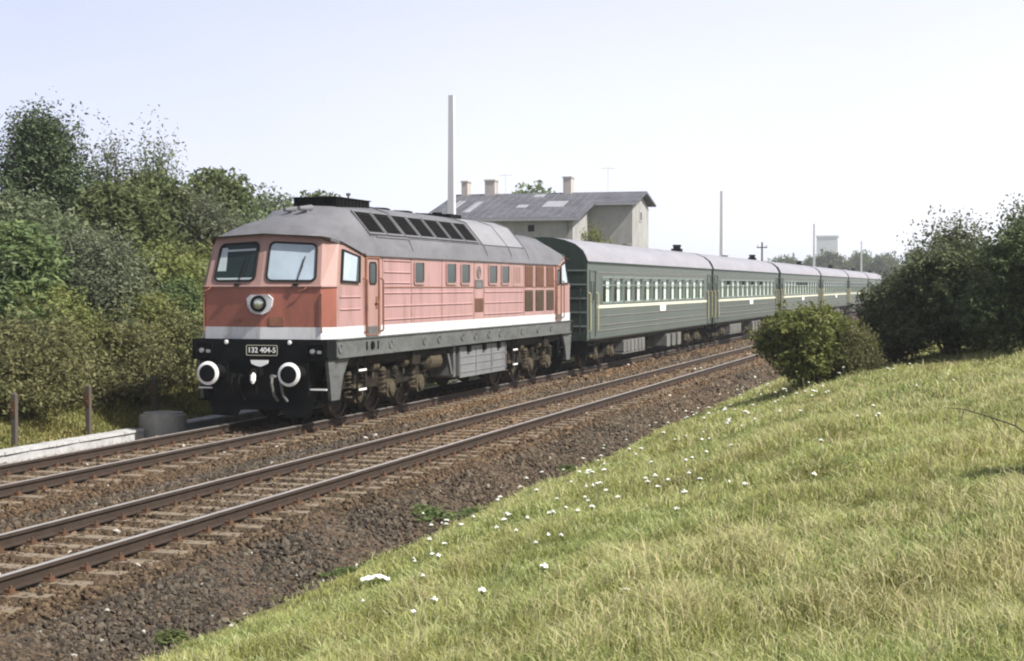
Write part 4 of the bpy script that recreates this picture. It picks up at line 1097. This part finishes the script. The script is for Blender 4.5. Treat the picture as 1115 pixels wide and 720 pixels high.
t = thing('telegraph_pole', 'short wooden pole with crossarm behind the coach roofs', 'telegraph pole', (-20.5, 147.5, 0))
d = MB(); d.tube((0, 0, -1), (0, 0, 6.9), .12, .08, n=8); d.build('pole', M['wood'], t)
d = MB(); d.box(-.5, .5, -.05, .05, 6.35, 6.45); d.build('crossarm', M['wood'], t)
for x in (-.4, .4):
    d = MB(); d.lathe((x, 0, 6.47), (0, 0, 1), [(0, .03), (.08, .05), (.16, .04), (.18, .01)], 8); d.build('insulator', M['patch'], t)

posts = [(-17.38, 25.1), (-17.38, 27.6), (-17.38, 30.2)]
plab = ['dark fence post at the left edge of the photo', 'dark fence post left of the concrete drum, among the shrubs', 'dark fence post right behind the concrete drum']
for (x, y), lb in zip(posts, plab):
    z = Hs(x, y)
    t = thing('fence_post', lb, 'post', (x, y, z), 0, 'fence posts along the shrubs')
    d = MB(); d.box(-.045, .045, -.045, .045, -.2, 1.0); d.add([(-.045, -.045, 1.0), (.045, -.045, 1.0), (.045, .045, 1.0), (-.045, .045, 1.0), (0, 0, 1.05)], [(0, 1, 4), (1, 2, 4), (2, 3, 4), (3, 0, 4)])
    d.build('shaft', M['wood'], t)
    d = MB(); d.box(-.05, .05, -.060, -.044, .60, .88); d.tube((0, -.055, .7), (0, -.09, .7), .02, n=6); d.build('wire_holder', M['fasten'], t)

t = thing('concrete_drum', 'squat round grey concrete drum beside the rails left of the locomotive', 'concrete drum', (-16.75, 29.45, -.40))
d = MB(); d.lathe((0, 0, -.2), (0, 0, 1), [(0, .51), (.22, .505), (.60, .50), (.645, .485), (.66, .46)], 28); d.build('wall', M['concrete'], t, smooth=True)
d = MB(); d.lathe((.01, .0, .461), (0, 0, 1), [(0, .43), (.035, .42), (.04, .38)], 24); d.build('lid', M['concrete'], t, smooth=True)

# cable duct in precast lengths
def duct(y0, y1, x, label, tilt=0):
    t = thing('cable_duct', label, 'cable duct', (x, (y0 + y1) / 2, -.34))
    L = (y1 - y0) / 2
    d = MB(); d.box(-.17, -.12, -L, L, -.1, .09); d.box(.12, .17, -L, L, -.1, .09); d.box(-.12, .12, -L, L, -.1, -.04); d.build('trough', M['duct'], t)
    n = max(2, int((y1 - y0) / .8)); st = 2 * L / n
    for i in range(n):
        d = MB(); w = random.uniform(-.012, .012); a = -L + i * st + .008
        d.add([(-.20 + w, a, .091), (.20 + w, a, .093), (.20 - w, a + st - .016, .094), (-.20 - w, a + st - .016, .091), (-.195 + w, a, .140), (.195 + w, a, .136), (.195 - w, a + st - .016, .140), (-.195 - w, a + st - .016, .136)], [(0, 3, 2, 1), (4, 5, 6, 7), (0, 1, 5, 4), (1, 2, 6, 5), (2, 3, 7, 6), (3, 0, 4, 7)])
        d.build('cover_slab', M['duct'], t)
duct(17.5, 28.8, -17.0, 'whitish concrete cable duct left of the concrete drum')
duct(30.3, 40.0, -16.9, 'whitish concrete cable duct between concrete drum and locomotive')

# ------------------------------------------------------------------ vegetation
def crown_arrays(seed, lobes, n_twigs, per, leaf, base, alt, up=.2, spread=.35, jag=.2):
    """leaves along short twigs that stand on a cluster of lobes; returns verts, quads, tint"""
    g = np.random.default_rng(seed)
    lobes = np.array(lobes, float)                      # cx cy cz rx ry rz
    wt = lobes[:, 3] * lobes[:, 4] + lobes[:, 3] * lobes[:, 5]; wt /= wt.sum()
    li = g.choice(len(lobes), n_twigs, p=wt)
    d = g.normal(size=(n_twigs, 3)); d[:, 2] = d[:, 2] * .9 + .25; d /= np.linalg.norm(d, axis=1)[:, None]
    rad = g.beta(5.5, 1.3, n_twigs) * (1 + g.normal(0, jag * .45, n_twigs))
    # ripple of the outline: clumps at two sizes
    rip = 1 + jag * (np.sin(d[:, 0] * 6 + li * 1.7) * np.sin(d[:, 1] * 6 + li) * np.cos(d[:, 2] * 5 + li * .6)) + jag * .5 * np.sin(d[:, 0] * 15 + d[:, 2] * 13 + li)
    c = lobes[li, :3] + d * lobes[li, 3:] * (rad * rip)[:, None]
    ax = d * .7 + g.normal(size=(n_twigs, 3)) * .5; ax[:, 2] += up; ax /= np.linalg.norm(ax, axis=1)[:, None]
    tl = g.uniform(.6, 1.4, n_twigs) * spread
    t = g.random((n_twigs, per))
    P = c[:, None, :] + ax[:, None, :] * (t * tl[:, None])[:, :, None] + g.normal(0, spread * .16, (n_twigs, per, 3))
    N = n_twigs * per
    P = P.reshape(N, 3)
    nr = np.repeat(d, per, 0) * .5 + g.normal(size=(N, 3)) * .75; nr[:, 2] += .35
    nr /= np.linalg.norm(nr, axis=1)[:, None]
    tg = np.cross(nr, g.normal(size=(N, 3))); tg /= np.linalg.norm(tg, axis=1)[:, None] + 1e-9
    bt = np.cross(nr, tg)
    sz = leaf * g.uniform(.6, 1.35, N)[:, None]
    V = np.stack([P - tg * sz, P - bt * sz * .48 + nr * sz * .12, P + tg * sz, P + bt * sz * .48 + nr * sz * .12], 1).reshape(-1, 3)
    keep = V.reshape(N, 4, 3)[:, :, 2].min(1) > 0.02
    F = np.arange(N * 4).reshape(N, 4)[keep]
    # each twig has its own leaf colour
    m = np.clip(np.repeat(g.random(n_twigs), per) * .55 + g.random(N) * .25 + .1, 0, 1)[:, None]
    col = np.array(base) * (1 - m) + np.array(alt) * m
    col *= g.uniform(.8, 1.2, (N, 1))
    return V, F, col[keep]

def stems(seed, lobes, h0=0.0, r=.05, mesh_name='trunk'):
    g = random.Random(seed)
    b = MB()
    k = min(len(lobes), 9)
    if h0 > 0: b.path([(0, 0, -.3), (.03, .02, h0 * .5), (.0, .05, h0)], r * 1.8, n=8, taper=.75)
    for lb in lobes[:k]:
        x, y, z = lb[:3]
        p0 = (g.uniform(-.1, .1), g.uniform(-.1, .1), max(h0 - .1, -.2)); p1 = (x * .4 + g.uniform(-.1, .1), y * .4 + g.uniform(-.1, .1), h0 + (z - h0) * .55); p2 = (x + g.uniform(-.1, .1), y, z + lb[5] * .25)
        b.path([p0, p1, p2], r, n=6, taper=.45)
        for q in range(4):
            e = (p2[0] + g.uniform(-1, 1) * lb[3] * .85, p2[1] + g.uniform(-1, 1) * lb[4] * .85, p2[2] + g.uniform(-.1, .85) * lb[5])
            b.path([p1 if q % 2 else p2, ((p1[0] if q % 2 else p2[0]) * .5 + e[0] * .5, p2[1] * .5 + e[1] * .5, p2[2] * .5 + e[2] * .5 + .08), e], r * .42, n=5, taper=.35)
    me = bpy.data.meshes.new(mesh_name); me.from_pydata(b.v, [], b.f); me.materials.append(M['bark']); me.update()
    return me

def lobe_cloud(seed, w, h, n=10, base=.3, depth=None):
    g = random.Random(seed); depth = depth or w
    out = []
    for i in range(n):
        a = g.uniform(0, 2 * math.pi); rr = math.sqrt(g.random()) * .60
        zf = g.uniform(0, 1)
        sq = math.sqrt(max(.12, 1 - zf * zf * .8))
        r = g.uniform(.20, .40) * (1 if n < 18 else .82)
        out.append((math.cos(a) * rr * w * sq, math.sin(a) * rr * depth * sq, h * (base + (1 - base) * zf * .78), w * r, depth * r, h * r * .62))
    return out

G_MID, G_ALT = (.070, .108, .040), (.200, .240, .105)
G_YEL, G_YALT = (.105, .125, .036), (.235, .240, .085)
G_DRK, G_DALT = (.026, .044, .018), (.080, .110, .050)
G_GRY, G_GALT = (.070, .098, .058), (.23, .255, .165)
def variant(seed, w, h, n, twigs, per, leaf, cols, mat, base=.25, h0=0.0, r=.05, up=.2, spread=.35, jag=.25):
    lb = lobe_cloud(seed, w, h, n, base)
    V, F, T = crown_arrays(seed, lb, twigs, per, leaf, cols[0], cols[1], up, spread, jag)
    return np_mesh('crown', V, F, M[mat], T), stems(seed, lb, h0, r)
VAR = {
 'mid':  variant(11, 2.0, 4.2, 22, 2300, 9, .090, (G_MID, G_ALT), 'leaf', jag=.4, spread=.40),
 'mid2': variant(12, 2.2, 4.0, 24, 2500, 9, .075, (G_MID, G_GALT), 'leaf', up=.5, spread=.5, jag=.4),
 'yel':  variant(13, 1.8, 2.6, 22, 2100, 9, .065, (G_YEL, G_YALT), 'leaf', up=.4, jag=.42),
 'gry':  variant(14, 1.9, 3.2, 22, 2700, 9, .052, (G_GRY, G_GALT), 'leaf', up=.7, spread=.55, jag=.42),
 'tall': variant(15, 1.7, 6.4, 18, 3300, 10, .060, (G_DRK, (.10, .13, .065)), 'leafdark', up=1.3, spread=.65, base=.2, h0=.8, r=.07, jag=.35),
 'thin': variant(16, 1.6, 5.4, 9, 560, 10, .062, (G_MID, G_GALT), 'leaf', up=1.2, spread=.6, base=.35, h0=1.0, r=.06, jag=.45),
 'low':  variant(17, 1.5, 1.5, 18, 1500, 8, .052, ((.075, .092, .028), (.24, .235, .11)), 'leaf', up=.9, spread=.45, jag=.5, base=.1),
}
VAR['scrub'] = variant(18, 1.5, 1.7, 12, 2000, 10, .050, ((.036, .064, .015), (.25, .26, .080)), 'leafbush', up=.2, spread=.22, base=.2, r=.03)  # wide spread of leaf tints puts sun and shade contrast into the colour
VAR['dark'] = variant(19, 1.75, 3.0, 16, 4200, 10, .050, (G_DRK, (.17, .195, .095)), 'leafdark', up=.3, spread=.28, base=.18, jag=.3)
VAR['dark2'] = variant(20, 1.9, 3.3, 16, 4200, 10, .048, (G_DRK, (.115, .145, .060)), 'leafdark', up=.5, spread=.3, base=.15, jag=.35)
VAR['airy'] = variant(26, 1.6, 3.5, 20, 1000, 8, .050, ((.060, .080, .040), (.24, .27, .15)), 'leaf', up=.8, spread=.45, base=.3, jag=.5)  # pale leaf colours standing for sunlit bush tops
VAR['far'] = variant(21, 5.0, 9.0, 14, 1500, 8, .30, (G_MID, G_ALT), 'leaf', base=.25, h0=2.0, r=.2, spread=1.0)
VAR['far2'] = variant(22, 6.0, 8.0, 14, 1500, 8, .30, (G_DRK, G_ALT), 'leaf', base=.25, h0=2.0, r=.2, spread=1.0)

def plant(name, var, label, cat, x, y, sc=(1, 1, 1), rz=None, group=None, z=None):
    t = thing(name, label, cat, (x, y, (Hs(x, y) if z is None else z) - .03), random.uniform(0, 6.28) if rz is None else rz, group)
    t.scale = sc
    cr, tr = VAR[var]
    link('crown', cr, t); link('trunk' if 'tree' in name else 'stem', tr, t)
    return t

plant('tall_tree', 'tall', 'tall dark feathery tree standing highest at the far left', 'tree', -24.6, 37.1, (1.05, 1.05, .93), .4)
plant('thin_tree', 'thin', 'thin see-through tree between the tall dark tree and the rounded bush', 'tree', -24.8, 40.9, (1, 1, .90), 1.1)
plant('thin_tree', 'thin', 'thin twiggy tree top just left of the rounded green bush', 'tree', -24.6, 43.0, (.9, .9, .93), 3.1)
bank = [  # var, x, y, sx, sz, label
 ('mid', -24.0, 45.8, 1.15, 1.10, 'rounded tall green bush above and left of the locomotive cab'),
 ('mid2', -23.6, 49.4, 1.1, 1.14, 'green bush sloping down to the locomotive roof'),
 ('mid', -23.6, 51.6, 1.05, 1.04, 'rearmost green bush next to the black roof box'),
 ('mid2', -22.4, 45.0, 1.1, 1.0, 'grey green bush directly left of the cab windows'),
 ('mid', -24.2, 31.5, 1.1, 1.10, 'leafy green bush at the left edge under the tall tree'),
 ('mid2', -23.0, 34.0, 1.15, .98, 'feathery grey green bush in front of the tall dark tree'),
 ('mid', -22.6, 37.6, 1.15, .95, 'mid green bush in front of the thin trees'),
 ('gry', -22.5, 41.2, 1.15, 1.20, 'pale grey green bush in the middle of the bank'),
 ('yel', -20.9, 40.0, 1.15, 1.15, 'yellow green bush beside the locomotive front'),
 ('yel', -20.8, 43.4, 1.1, 1.1, 'yellow green bush half hidden by the cab'),
 ('yel', -20.8, 36.6, 1.15, 1.05, 'yellow green bush in the middle of the lower bank'),
 ('gry', -21.0, 33.2, 1.1, .90, 'greyish bush in the lower bank behind the second post'),
 ('mid', -21.2, 30.2, 1.1, .72, 'dark green bush low on the bank at the far left'),
 ('mid2', -21.8, 27.6, 1.1, .8, 'green bush at the left border of the photo'),
 ('low', -19.20, 29.0, 1.05, 1.10, 'low grassy shrub behind the white duct'),
 ('low', -18.95, 31.6, 1.09, 1.08, 'low grassy shrub behind the concrete drum'),
 ('low', -19.05, 34.2, 1.01, 1.18, 'low shrub between the fence posts and the yellow bush'),
 ('low', -18.95, 36.9, 0.90, 1.15, 'low shrub just left of the buffers'),
 ('low', -19.60, 39.6, 0.97, 0.93, 'low shrub behind the left buffer'),
 ('low', -18.95, 26.6, 1.04, 0.81, 'low shrub behind the duct at the left border'),
 ('low', -19.05, 27.6, 1.12, 1.07, 'small tussocky shrub touching the white duct'),
 ('low', -19.05, 30.0, 1.05, 0.55, 'small tussocky shrub between the second and third fence post'),
 ('low', -19.60, 33.0, 0.80, 0.50, 'small tussocky shrub right of the third fence post'),
 ('yel', -20.3, 30.6, 1.0, .75, 'yellowish shrub behind the second fence post'),
 ('yel', -20.2, 33.8, 1.0, .8, 'yellowish shrub behind the third fence post'),
 ('mid2', -19.5, 32.4, .5, .42, 'small leafy sapling just behind the concrete drum'),
 ('gry', -19.3, 28.3, .5, .45, 'small grey green sapling behind the second fence post'),
 ('mid', -19.8, 35.6, .55, .55, 'small green sapling left of the locomotive buffers'),
 ('gry', -20.2, 38.2, .6, .75, 'greyish sapling behind the locomotive front corner'),
 ('mid', -23.2, 41.0, 1.0, 1.05, 'green bush right of the thin trees, below the skyline'),
 ('mid2', -24.0, 28.0, 1.2, 1.2, 'tall green bush at the left border behind the fence'),
]
for v, x, y, sx, sz, lb in bank:
    plant('bank_bush', v, lb, 'bush', x, y, (sx, sx, sz), None, 'bushes on the bank left of the train')

plant('small_bush', 'scrub', 'small rounded olive bush in front of the coaches', 'bush', -3.45, 32.5, (1.10, 1.10, .92), .3)
plant('low_shrub', 'low', 'pale low shrub between the small bush and the dark bush', 'bush', -2.55, 32.6, (.42, .42, .65), 1.0)
plant('dark_bush', 'dark', 'large dark bush right of the last coach', 'bush', -.78, 34.2, (.92, .95, .74), .6)
plant('dark_bush', 'dark2', 'darkest tall bush at the right edge of the photo', 'bush', 1.0, 31.8, (1.0, 1.0, .74), 2.2)
plant('lit_top_bush', 'airy', 'added pale sprigs standing for the sunlit top of the large dark bush', 'bush', -.75, 36.0, (.85, .85, .84), 1.4)  # extra bush, its pale leaves imitate the dark bush's sunlit top
plant('lit_top_bush', 'airy', 'added pale sprigs standing for the sunlit top of the dark bush at the right edge', 'bush', .95, 33.0, (.8, .8, .86), 3.9)
plant('dark_bush', 'dark', 'dark bush filling the gap between the two tallest dark bushes', 'bush', .25, 35.2, (1.0, 1.0, .70), 4.2)
plant('dark_bush', 'dark', 'smaller dark bush at the left foot of the large dark bush', 'bush', -2.05, 35.4, (.62, .62, .68), 2.5)
plant('edge_bush', 'scrub', 'straggly bush in the grass at the right edge of the photo', 'bush', 1.1, 13.4, (.6, .6, .6), 2.5)
plant('wall_tree', 'yel', 'small tree growing in front of the house wall above the coach roof', 'tree', -23.3, 92.5, (.95, .9, 2.3), .4, z=0)
t = plant('back_tree', 'far', 'green tree whose top shows above the house roof', 'tree', -44.0, 150, (1.1, .8, 1.26), .2, z=0)

VAR['weed'] = variant(31, .40, .30, 9, 150, 5, .040, ((.070, .125, .040), (.200, .230, .090)), 'leaf', up=.5, spread=.12, base=.15, r=.008)
for x, y, k, lb in ((-7.55, 20.6, .8, 'dark green weed clump on the ballast edge, larger of the middle pair'), (-7.3, 21.6, .6, 'dark green weed clump on the ballast edge, smaller of the middle pair'), (-7.35, 27.2, .6, 'weed clump at the ballast edge below the fuel tank'),
                    (-7.4, 13.0, .5, 'low weed on the ballast in the lower left of the photo'), (-7.1, 16.6, .5, 'small weed clump between ballast and meadow near the white paper')):
    plant('weed_clump', 'weed', lb, 'weed', x, y, (k * 1.4, k * 1.4, k * .7), None, 'weeds on the ballast edge', z=float(max(Hs(x, y), ballast_z(x, y))))
# distant trees, tower and house in the haze
far = [(-46.5, 374, 'far2', 1.0), (-41, 384, 'far', .9), (-36, 378, 'far2', 1.1), (-30, 388, 'far', 1.0), (-24, 380, 'far2', 1.05), (-17, 384, 'far', 1.05)]
flab = ['hazy tree at the left end of the far row', 'hazy tree below the distant tower', 'hazy tree just right of the distant tower', 'hazy tree left of the most distant mast', 'hazy tree right of the most distant mast', 'hazy tree at the right end of the far row']
for (x, y, v, s), lb in zip(far, flab): plant('distant_tree', v, lb, 'tree', x, y, (s, s, s * 1.12), None, 'distant hazy trees', z=0)
t = thing('distant_tower', 'pale square tower block fading in the haze above far trees', 'tower', (-77, 790, 0))
d = MB(); d.box(-5.2, 5.2, -5, 5, 0, 27); d.build('wall', M['fargrey'], t)
d = MB(); d.box(-5.5, 5.5, -5.3, 5.3, 27, 27.8); d.build('parapet', M['fargrey'], t)
for z in range(4, 24, 3):
    d = MB()
    d.box(-4.4, 4.4, -5.03, -5.0, z, z + 1.0); d.build('window', M['fargrey'], t)

# ------------------------------------------------------------------ meadow grass
def noise2(x, y, s, seed):
    g = np.random.default_rng(seed); out = np.zeros_like(x)
    for k in range(7):
        a = g.uniform(0, 6.28); f = s * g.uniform(.6, 1.7); ph = g.uniform(0, 6.28)
        out += np.sin((x * math.cos(a) + y * math.sin(a)) * f + ph + 1.3 * np.sin((x * math.sin(a) - y * math.cos(a)) * f * .7 + ph))
    return out / 4
def grass():
    X, Y, SZ = [], [], []
    for y0, y1, dens, w in ((4.5, 9, 3900, .0038), (9, 14, 2900, .0048), (14, 22, 1700, .0066), (22, 34, 760, .009), (34, 60, 230, .018)):
        x0, x1 = -8.0, .06 * y1 + 1.2
        n = int((x1 - x0) * (y1 - y0) * dens)
        x = rng.uniform(x0, x1, n); y = rng.uniform(y0, y1, n)
        k = (x > -.80 * y - .5) & (x < .05 * y + 1.2)
        edge = -7.2 + .38 * noise2(x, y, 1.1, 3) + .40 * noise2(x, y, 4.5, 4)
        pr = np.maximum(sst(x, edge - .1, edge + 1.0), .5 * sst(noise2(x, y, 6.5, 33), .55, 1.0) * (x > -8.1))
        clump = .55 + .45 * np.clip(noise2(x, y, 5.5, 5) + .5, 0, 1)
        k &= rng.random(n) < pr * clump
        X.append(x[k]); Y.append(y[k]); SZ.append(np.full(k.sum(), w))
    # rough grass on the far verge, left of the duct
    n = 60000
    x = rng.uniform(-22, -17.3, n); y = rng.uniform(17, 46, n)
    X.append(x); Y.append(y); SZ.append(np.full(n, .014))
    x = np.concatenate(X); y = np.concatenate(Y); w = np.concatenate(SZ); n = len(x)
    z = H(x, y)
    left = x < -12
    A = noise2(x, y, .55, 8); B = noise2(x, y, 1.9, 9); D = noise2(x, y, 4.5, 10)
    E = noise2(x, y, 9.0, 34)
    h = (.085 + .035 * B + .040 * D + .020 * A + .02 * E) * rng.uniform(.4, 1.45, n)
    h = np.clip(h, .04, .45) * np.where(left, 1.9, 1) * np.where(x < -6.3, .8, 1)
    straw = rng.random(n) < np.clip(.12 + .20 * A + .18 * B + .18 * D + .22 * E + .040 * (x + 3), .03, .8)
    seed_h = straw & (rng.random(n) < .05)
    h = np.where(seed_h, h * 1.6, h)
    a = rng.uniform(0, 6.28, n); lean = rng.uniform(.1, 1.0, n) * h
    wind = np.stack([np.cos(a) * lean - .05 * h, np.sin(a) * lean], 1)
    b = rng.uniform(0, 6.28, n); sx, sy = np.cos(b) * w, np.sin(b) * w
    P = np.c_[x, y, z - .01]
    sd = np.c_[sx, sy, np.zeros(n)]
    mid = P + np.c_[wind * .35, h * .6]; tip = P + np.c_[wind * 1.1, h * (1 - .25 * (lean / h))]
    V = np.stack([P - sd, P + sd, mid + sd * .75, mid - sd * .75, tip + sd * .25, tip - sd * .25], 1).reshape(-1, 3)
    i = np.arange(n) * 6
    F = np.concatenate([np.c_[i, i + 1, i + 2, i + 3], np.c_[i + 3, i + 2, i + 4, i + 5]])
    t = rng.random(n)[:, None]
    g1, g2 = np.array([.20, .26, .078]), np.array([.41, .44, .18])
    col = g1 * (1 - t) + g2 * t
    yel = np.clip(.35 + .6 * B, 0, 1)[:, None] * .5
    col = col * (1 - yel) + np.array([.37, .335, .115]) * yel
    ol = (np.clip(noise2(x, y, 2.6, 21) - .35, 0, 1) * .9)[:, None]
    col = col * (1 - ol) + np.array([.17, .155, .045]) * ol
    pale = (rng.random(n) < np.clip(.10 + .15 * E, 0, 1))[:, None]
    col = np.where(pale, np.array([.50, .54, .30]), col)
    col = col * (1 + .14 * D + .12 * E)[:, None].clip(.6, 1.4)
    st = np.array([.50, .46, .26]) * rng.uniform(.75, 1.2, n)[:, None]
    col = np.where(straw[:, None], st, col)
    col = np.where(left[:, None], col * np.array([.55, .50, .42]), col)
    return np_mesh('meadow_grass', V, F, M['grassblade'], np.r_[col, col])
kind(link('meadow_grass', grass()), 'stuff')

# white umbels standing in the meadow grass
SPOTS = [(-8.8, 51.44), (-9.34, 49.77), (-8.74, 52.53), (-8.66, 50.82), (-8.14, 48.06), (-8.83, 46.58), (-7.85, 45.94), (-7.14, 47.08), (-8.07, 45.34), (-6.82, 48.82), (-8.2, 43.84), (-7.85, 42.95), (-7.61, 43.49), (-7.71, 46.54), (-6.96, 43.61), (-7.19, 47.85), (-6.15, 39.85), (-3.79, 30.43), (-4.72, 35.04), (-3.36, 30.55), (-3.85, 30.99), (-4.62, 33.25), (-4.85, 35.79), (-4.99, 35.43), (-3.8, 28.95), (-2.84, 26.68), (-2.96, 26.81), (-3.2, 27.21), (-1.57, 27.25), (-1.3, 27.76), (-2.78, 27.28), (-2.71, 30.08), (-2.51, 25.33), (-0.48, 22.62), (-1.22, 18.42), (-1.42, 18.24), (-1.23, 18.14), (-1.48, 20.89), (-0.96, 22.47), (-2.5, 19.89), (-3.11, 23.6), (-3.36, 22.57), (-3.43, 21.64), (-2.51, 21.76), (-3.25, 22.12), (-4.67, 25.7), (-3.75, 26.04), (-4.19, 25.85), (-4.43, 25.27), (-5.07, 25.0), (-7.09, 34.14), (-4.03, 25.94), (-6.4, 34.84), (-7.44, 36.91), (-5.16, 26.07), (-3.12, 25.08), (-3.39, 21.31), (-3.76, 21.22), (-3.02, 21.04), (-7.0, 28.99), (-6.63, 29.24), (-6.5, 25.17), (-4.71, 21.28), (-4.45, 17.56), (-3.31, 17.42), (-4.55, 17.26), (-4.28, 17.63), (-5.05, 19.56), (-4.83, 19.84), (-3.2, 15.28), (-3.81, 12.63), (-4.28, 14.0), (-4.48, 14.4), (-3.85, 15.03), (-4.7, 12.5), (-5.13, 13.62), (-4.58, 12.65), (-4.3, 12.0), (-5.78, 15.72), (-5.29, 15.55), (-3.8, 15.09), (-4.18, 15.3), (-5.31, 17.04), (-5.96, 16.51), (-5.67, 18.02), (-6.53, 18.51), (-4.04, 16.01), (-5.37, 15.95), (-3.77, 15.75), (-2.92, 8.88), (-3.2, 8.84), (-3.38, 8.94), (-4.61, 11.22), (-7.32, 19.93), (-3.27, 13.05), (-3.8, 12.84), (-3.61, 12.95), (-4.21, 16.96), (-3.6, 16.65), (-5.1, 20.36), (-2.94, 14.31), (-1.44, 13.21), (-1.61, 15.83), (-3.02, 17.37), (-2.83, 17.88), (-4.2, 25.88), (-3.6, 29.28), (-4.73, 31.17), (-4.27, 26.3), (-2.83, 26.33), (-2.76, 31.38), (-1.65, 27.26), (-2.61, 26.55), (-3.11, 24.51), (-2.63, 25.29), (-4.78, 25.61), (-4.76, 21.85), (-4.19, 21.56), (-5.29, 21.53), (-5.8, 27.57), (-6.06, 20.6), (-6.2, 25.53), (-3.53, 21.9), (-5.34, 21.88), (-3.53, 22.04), (-4.15, 21.91), (-4.91, 21.85), (-3.17, 20.67), (-2.62, 9.13), (-3.41, 13.12), (-6.94, 24.51), (-4.05, 16.06), (-2.46, 13.12), (-3.04, 15.26), (-3.35, 11.67), (-5.72, 21.18), (-2.78, 15.57), (-3.15, 14.79), (-3.27, 11.65), (-3.97, 16.06), (-4.35, 17.32), (-3.0, 16.09), (-4.51, 18.01), (-4.88, 16.88), (-3.13, 11.48), (-3.54, 20.65), (-3.94, 14.06), (-5.84, 16.49), (-5.65, 15.97), (-5.59, 18.75), (-4.24, 11.5), (-3.77, 13.99), (-3.96, 12.63), (-4.8, 15.44), (-5.35, 15.07), (-4.39, 25.58), (-4.82, 25.65), (-4.29, 27.11), (-4.91, 27.17), (-3.77, 27.3), (-5.0, 27.53), (-5.17, 27.32), (-4.76, 27.4), (-3.53, 15.24), (-2.26, 13.91), (-4.09, 19.5), (-3.29, 17.97), (-2.36, 12.19), (-3.7, 20.71), (-1.9, 12.91), (-3.41, 16.31)]
def umbel(seed):
    g = random.Random(seed); p, st = MB(), MB()
    st.path([(0, 0, -.03), (.01, .006, .13), (.0, .012, .235)], .0045, n=5, taper=.7)
    for i in range(11):
        a = i * 2.4; r = .034 * math.sqrt(i / 10)
        x, y, z = r * math.cos(a), .012 + r * math.sin(a), .265 - r * .35 + g.uniform(-.004, .004)
        st.tube((0, .012, .228), (x, y, z), .0018, n=3)
        p.lathe((x, y, z), (g.uniform(-.3, .3), g.uniform(-.3, .3), 1), [(0, .004), (.004, .0135), (.009, .012), (.011, .004)], 7)
    return p, st
protos = []
for q in range(3):
    t = thing('wildflower', 'small white umbel flower standing in the meadow grass', 'wildflower', (0, 0, 0), 0, 'white wildflowers in the meadow')
    p, st = umbel(q); p.build('flower_head', M['petal'], t); st.build('stalk', M['stalk'], t)
    protos.append(t)
fch = children_map()
for i, (x, y) in enumerate(SPOTS):
    o = protos[i] if i < 3 else copy_tree(protos[i % 3], fch)
    o.location = (x, y, Hs(x, y)); o.rotation_euler = (random.uniform(-.15, .15), random.uniform(-.15, .15), random.uniform(0, 6.28))
    k = random.uniform(.30, .62) * (1 + .014 * y); o.scale = (k, k, random.uniform(.8, 1.15))

def crumple(name, label, x, y, L, Wd, seed, rz):
    g = random.Random(seed); b = MB(); n, m = 9, 6
    vs = []
    for i in range(n):
        for j in range(m):
            u, v = i / (n - 1) - .5, j / (m - 1) - .5
            vs.append((u * L + g.uniform(-.02, .02) * L, v * Wd * (1 - .5 * abs(u)), L * (.12 * math.cos(u * 3) + g.uniform(-.05, .05) - .12 * abs(v)) + .02))
    b.add(vs, [(i * m + j, (i + 1) * m + j, (i + 1) * m + j + 1, i * m + j + 1) for i in range(n - 1) for j in range(m - 1)])
    o = b.build(name, M['paper']); md = o.modifiers.new('thickness', 'SOLIDIFY'); md.thickness = .004
    o.location = (x, y, Hs(x, y) + .045); o.rotation_euler = (0, 0, rz)
    return tag(o, label, 'litter')
crumple('paper_scrap', 'largest crumpled white paper scrap lying in the grass near the ballast', -6.05, 14.95, .30, .10, 3, .55)
crumple('paper_scrap', 'small white paper scrap in the foreground grass', -2.06, 9.05, .055, .035, 5, .2)
t = thing('dead_branch', 'dark bare twig arching over the grass at the right', 'branch', (.12, 15.2, Hs(.12, 15.2)))
d = MB(); d.path([(.35, .1, .05), (.12, .05, .22), (-.10, 0, .30), (-.34, -.02, .37), (-.52, 0, .38)], .010, n=5, taper=.35); d.build('stem', M['bark'], t)
for p0, p1, p2 in (((-.10, 0, .30), (.0, .02, .16), (.10, .04, .05)), ((-.34, -.02, .37), (-.36, -.04, .28), (-.35, -.06, .22)), ((.12, .05, .22), (.14, .06, .34), (.10, .06, .40))):
    d = MB(); d.path([p0, p1, p2], .006, n=4, taper=.4); d.build('side_twig', M['bark'], t)


# ------------------------------------------------------------------ haze
hz, n, l, p = new_mat('summer_haze')
n.remove(p)
pv = n.new('ShaderNodeVolumePrincipled')
pv.inputs['Color'].default_value = (.90, .94, 1.0, 1)
pv.inputs['Density'].default_value = .0005
pv.inputs['Anisotropy'].default_value = .2
l.new(pv.outputs[0], n['Material Output'].inputs['Volume'])
b = MB(); b.box(-950, 950, -80, 1900, -1.8, 30)
kind(b.build('haze', hz), 'stuff')
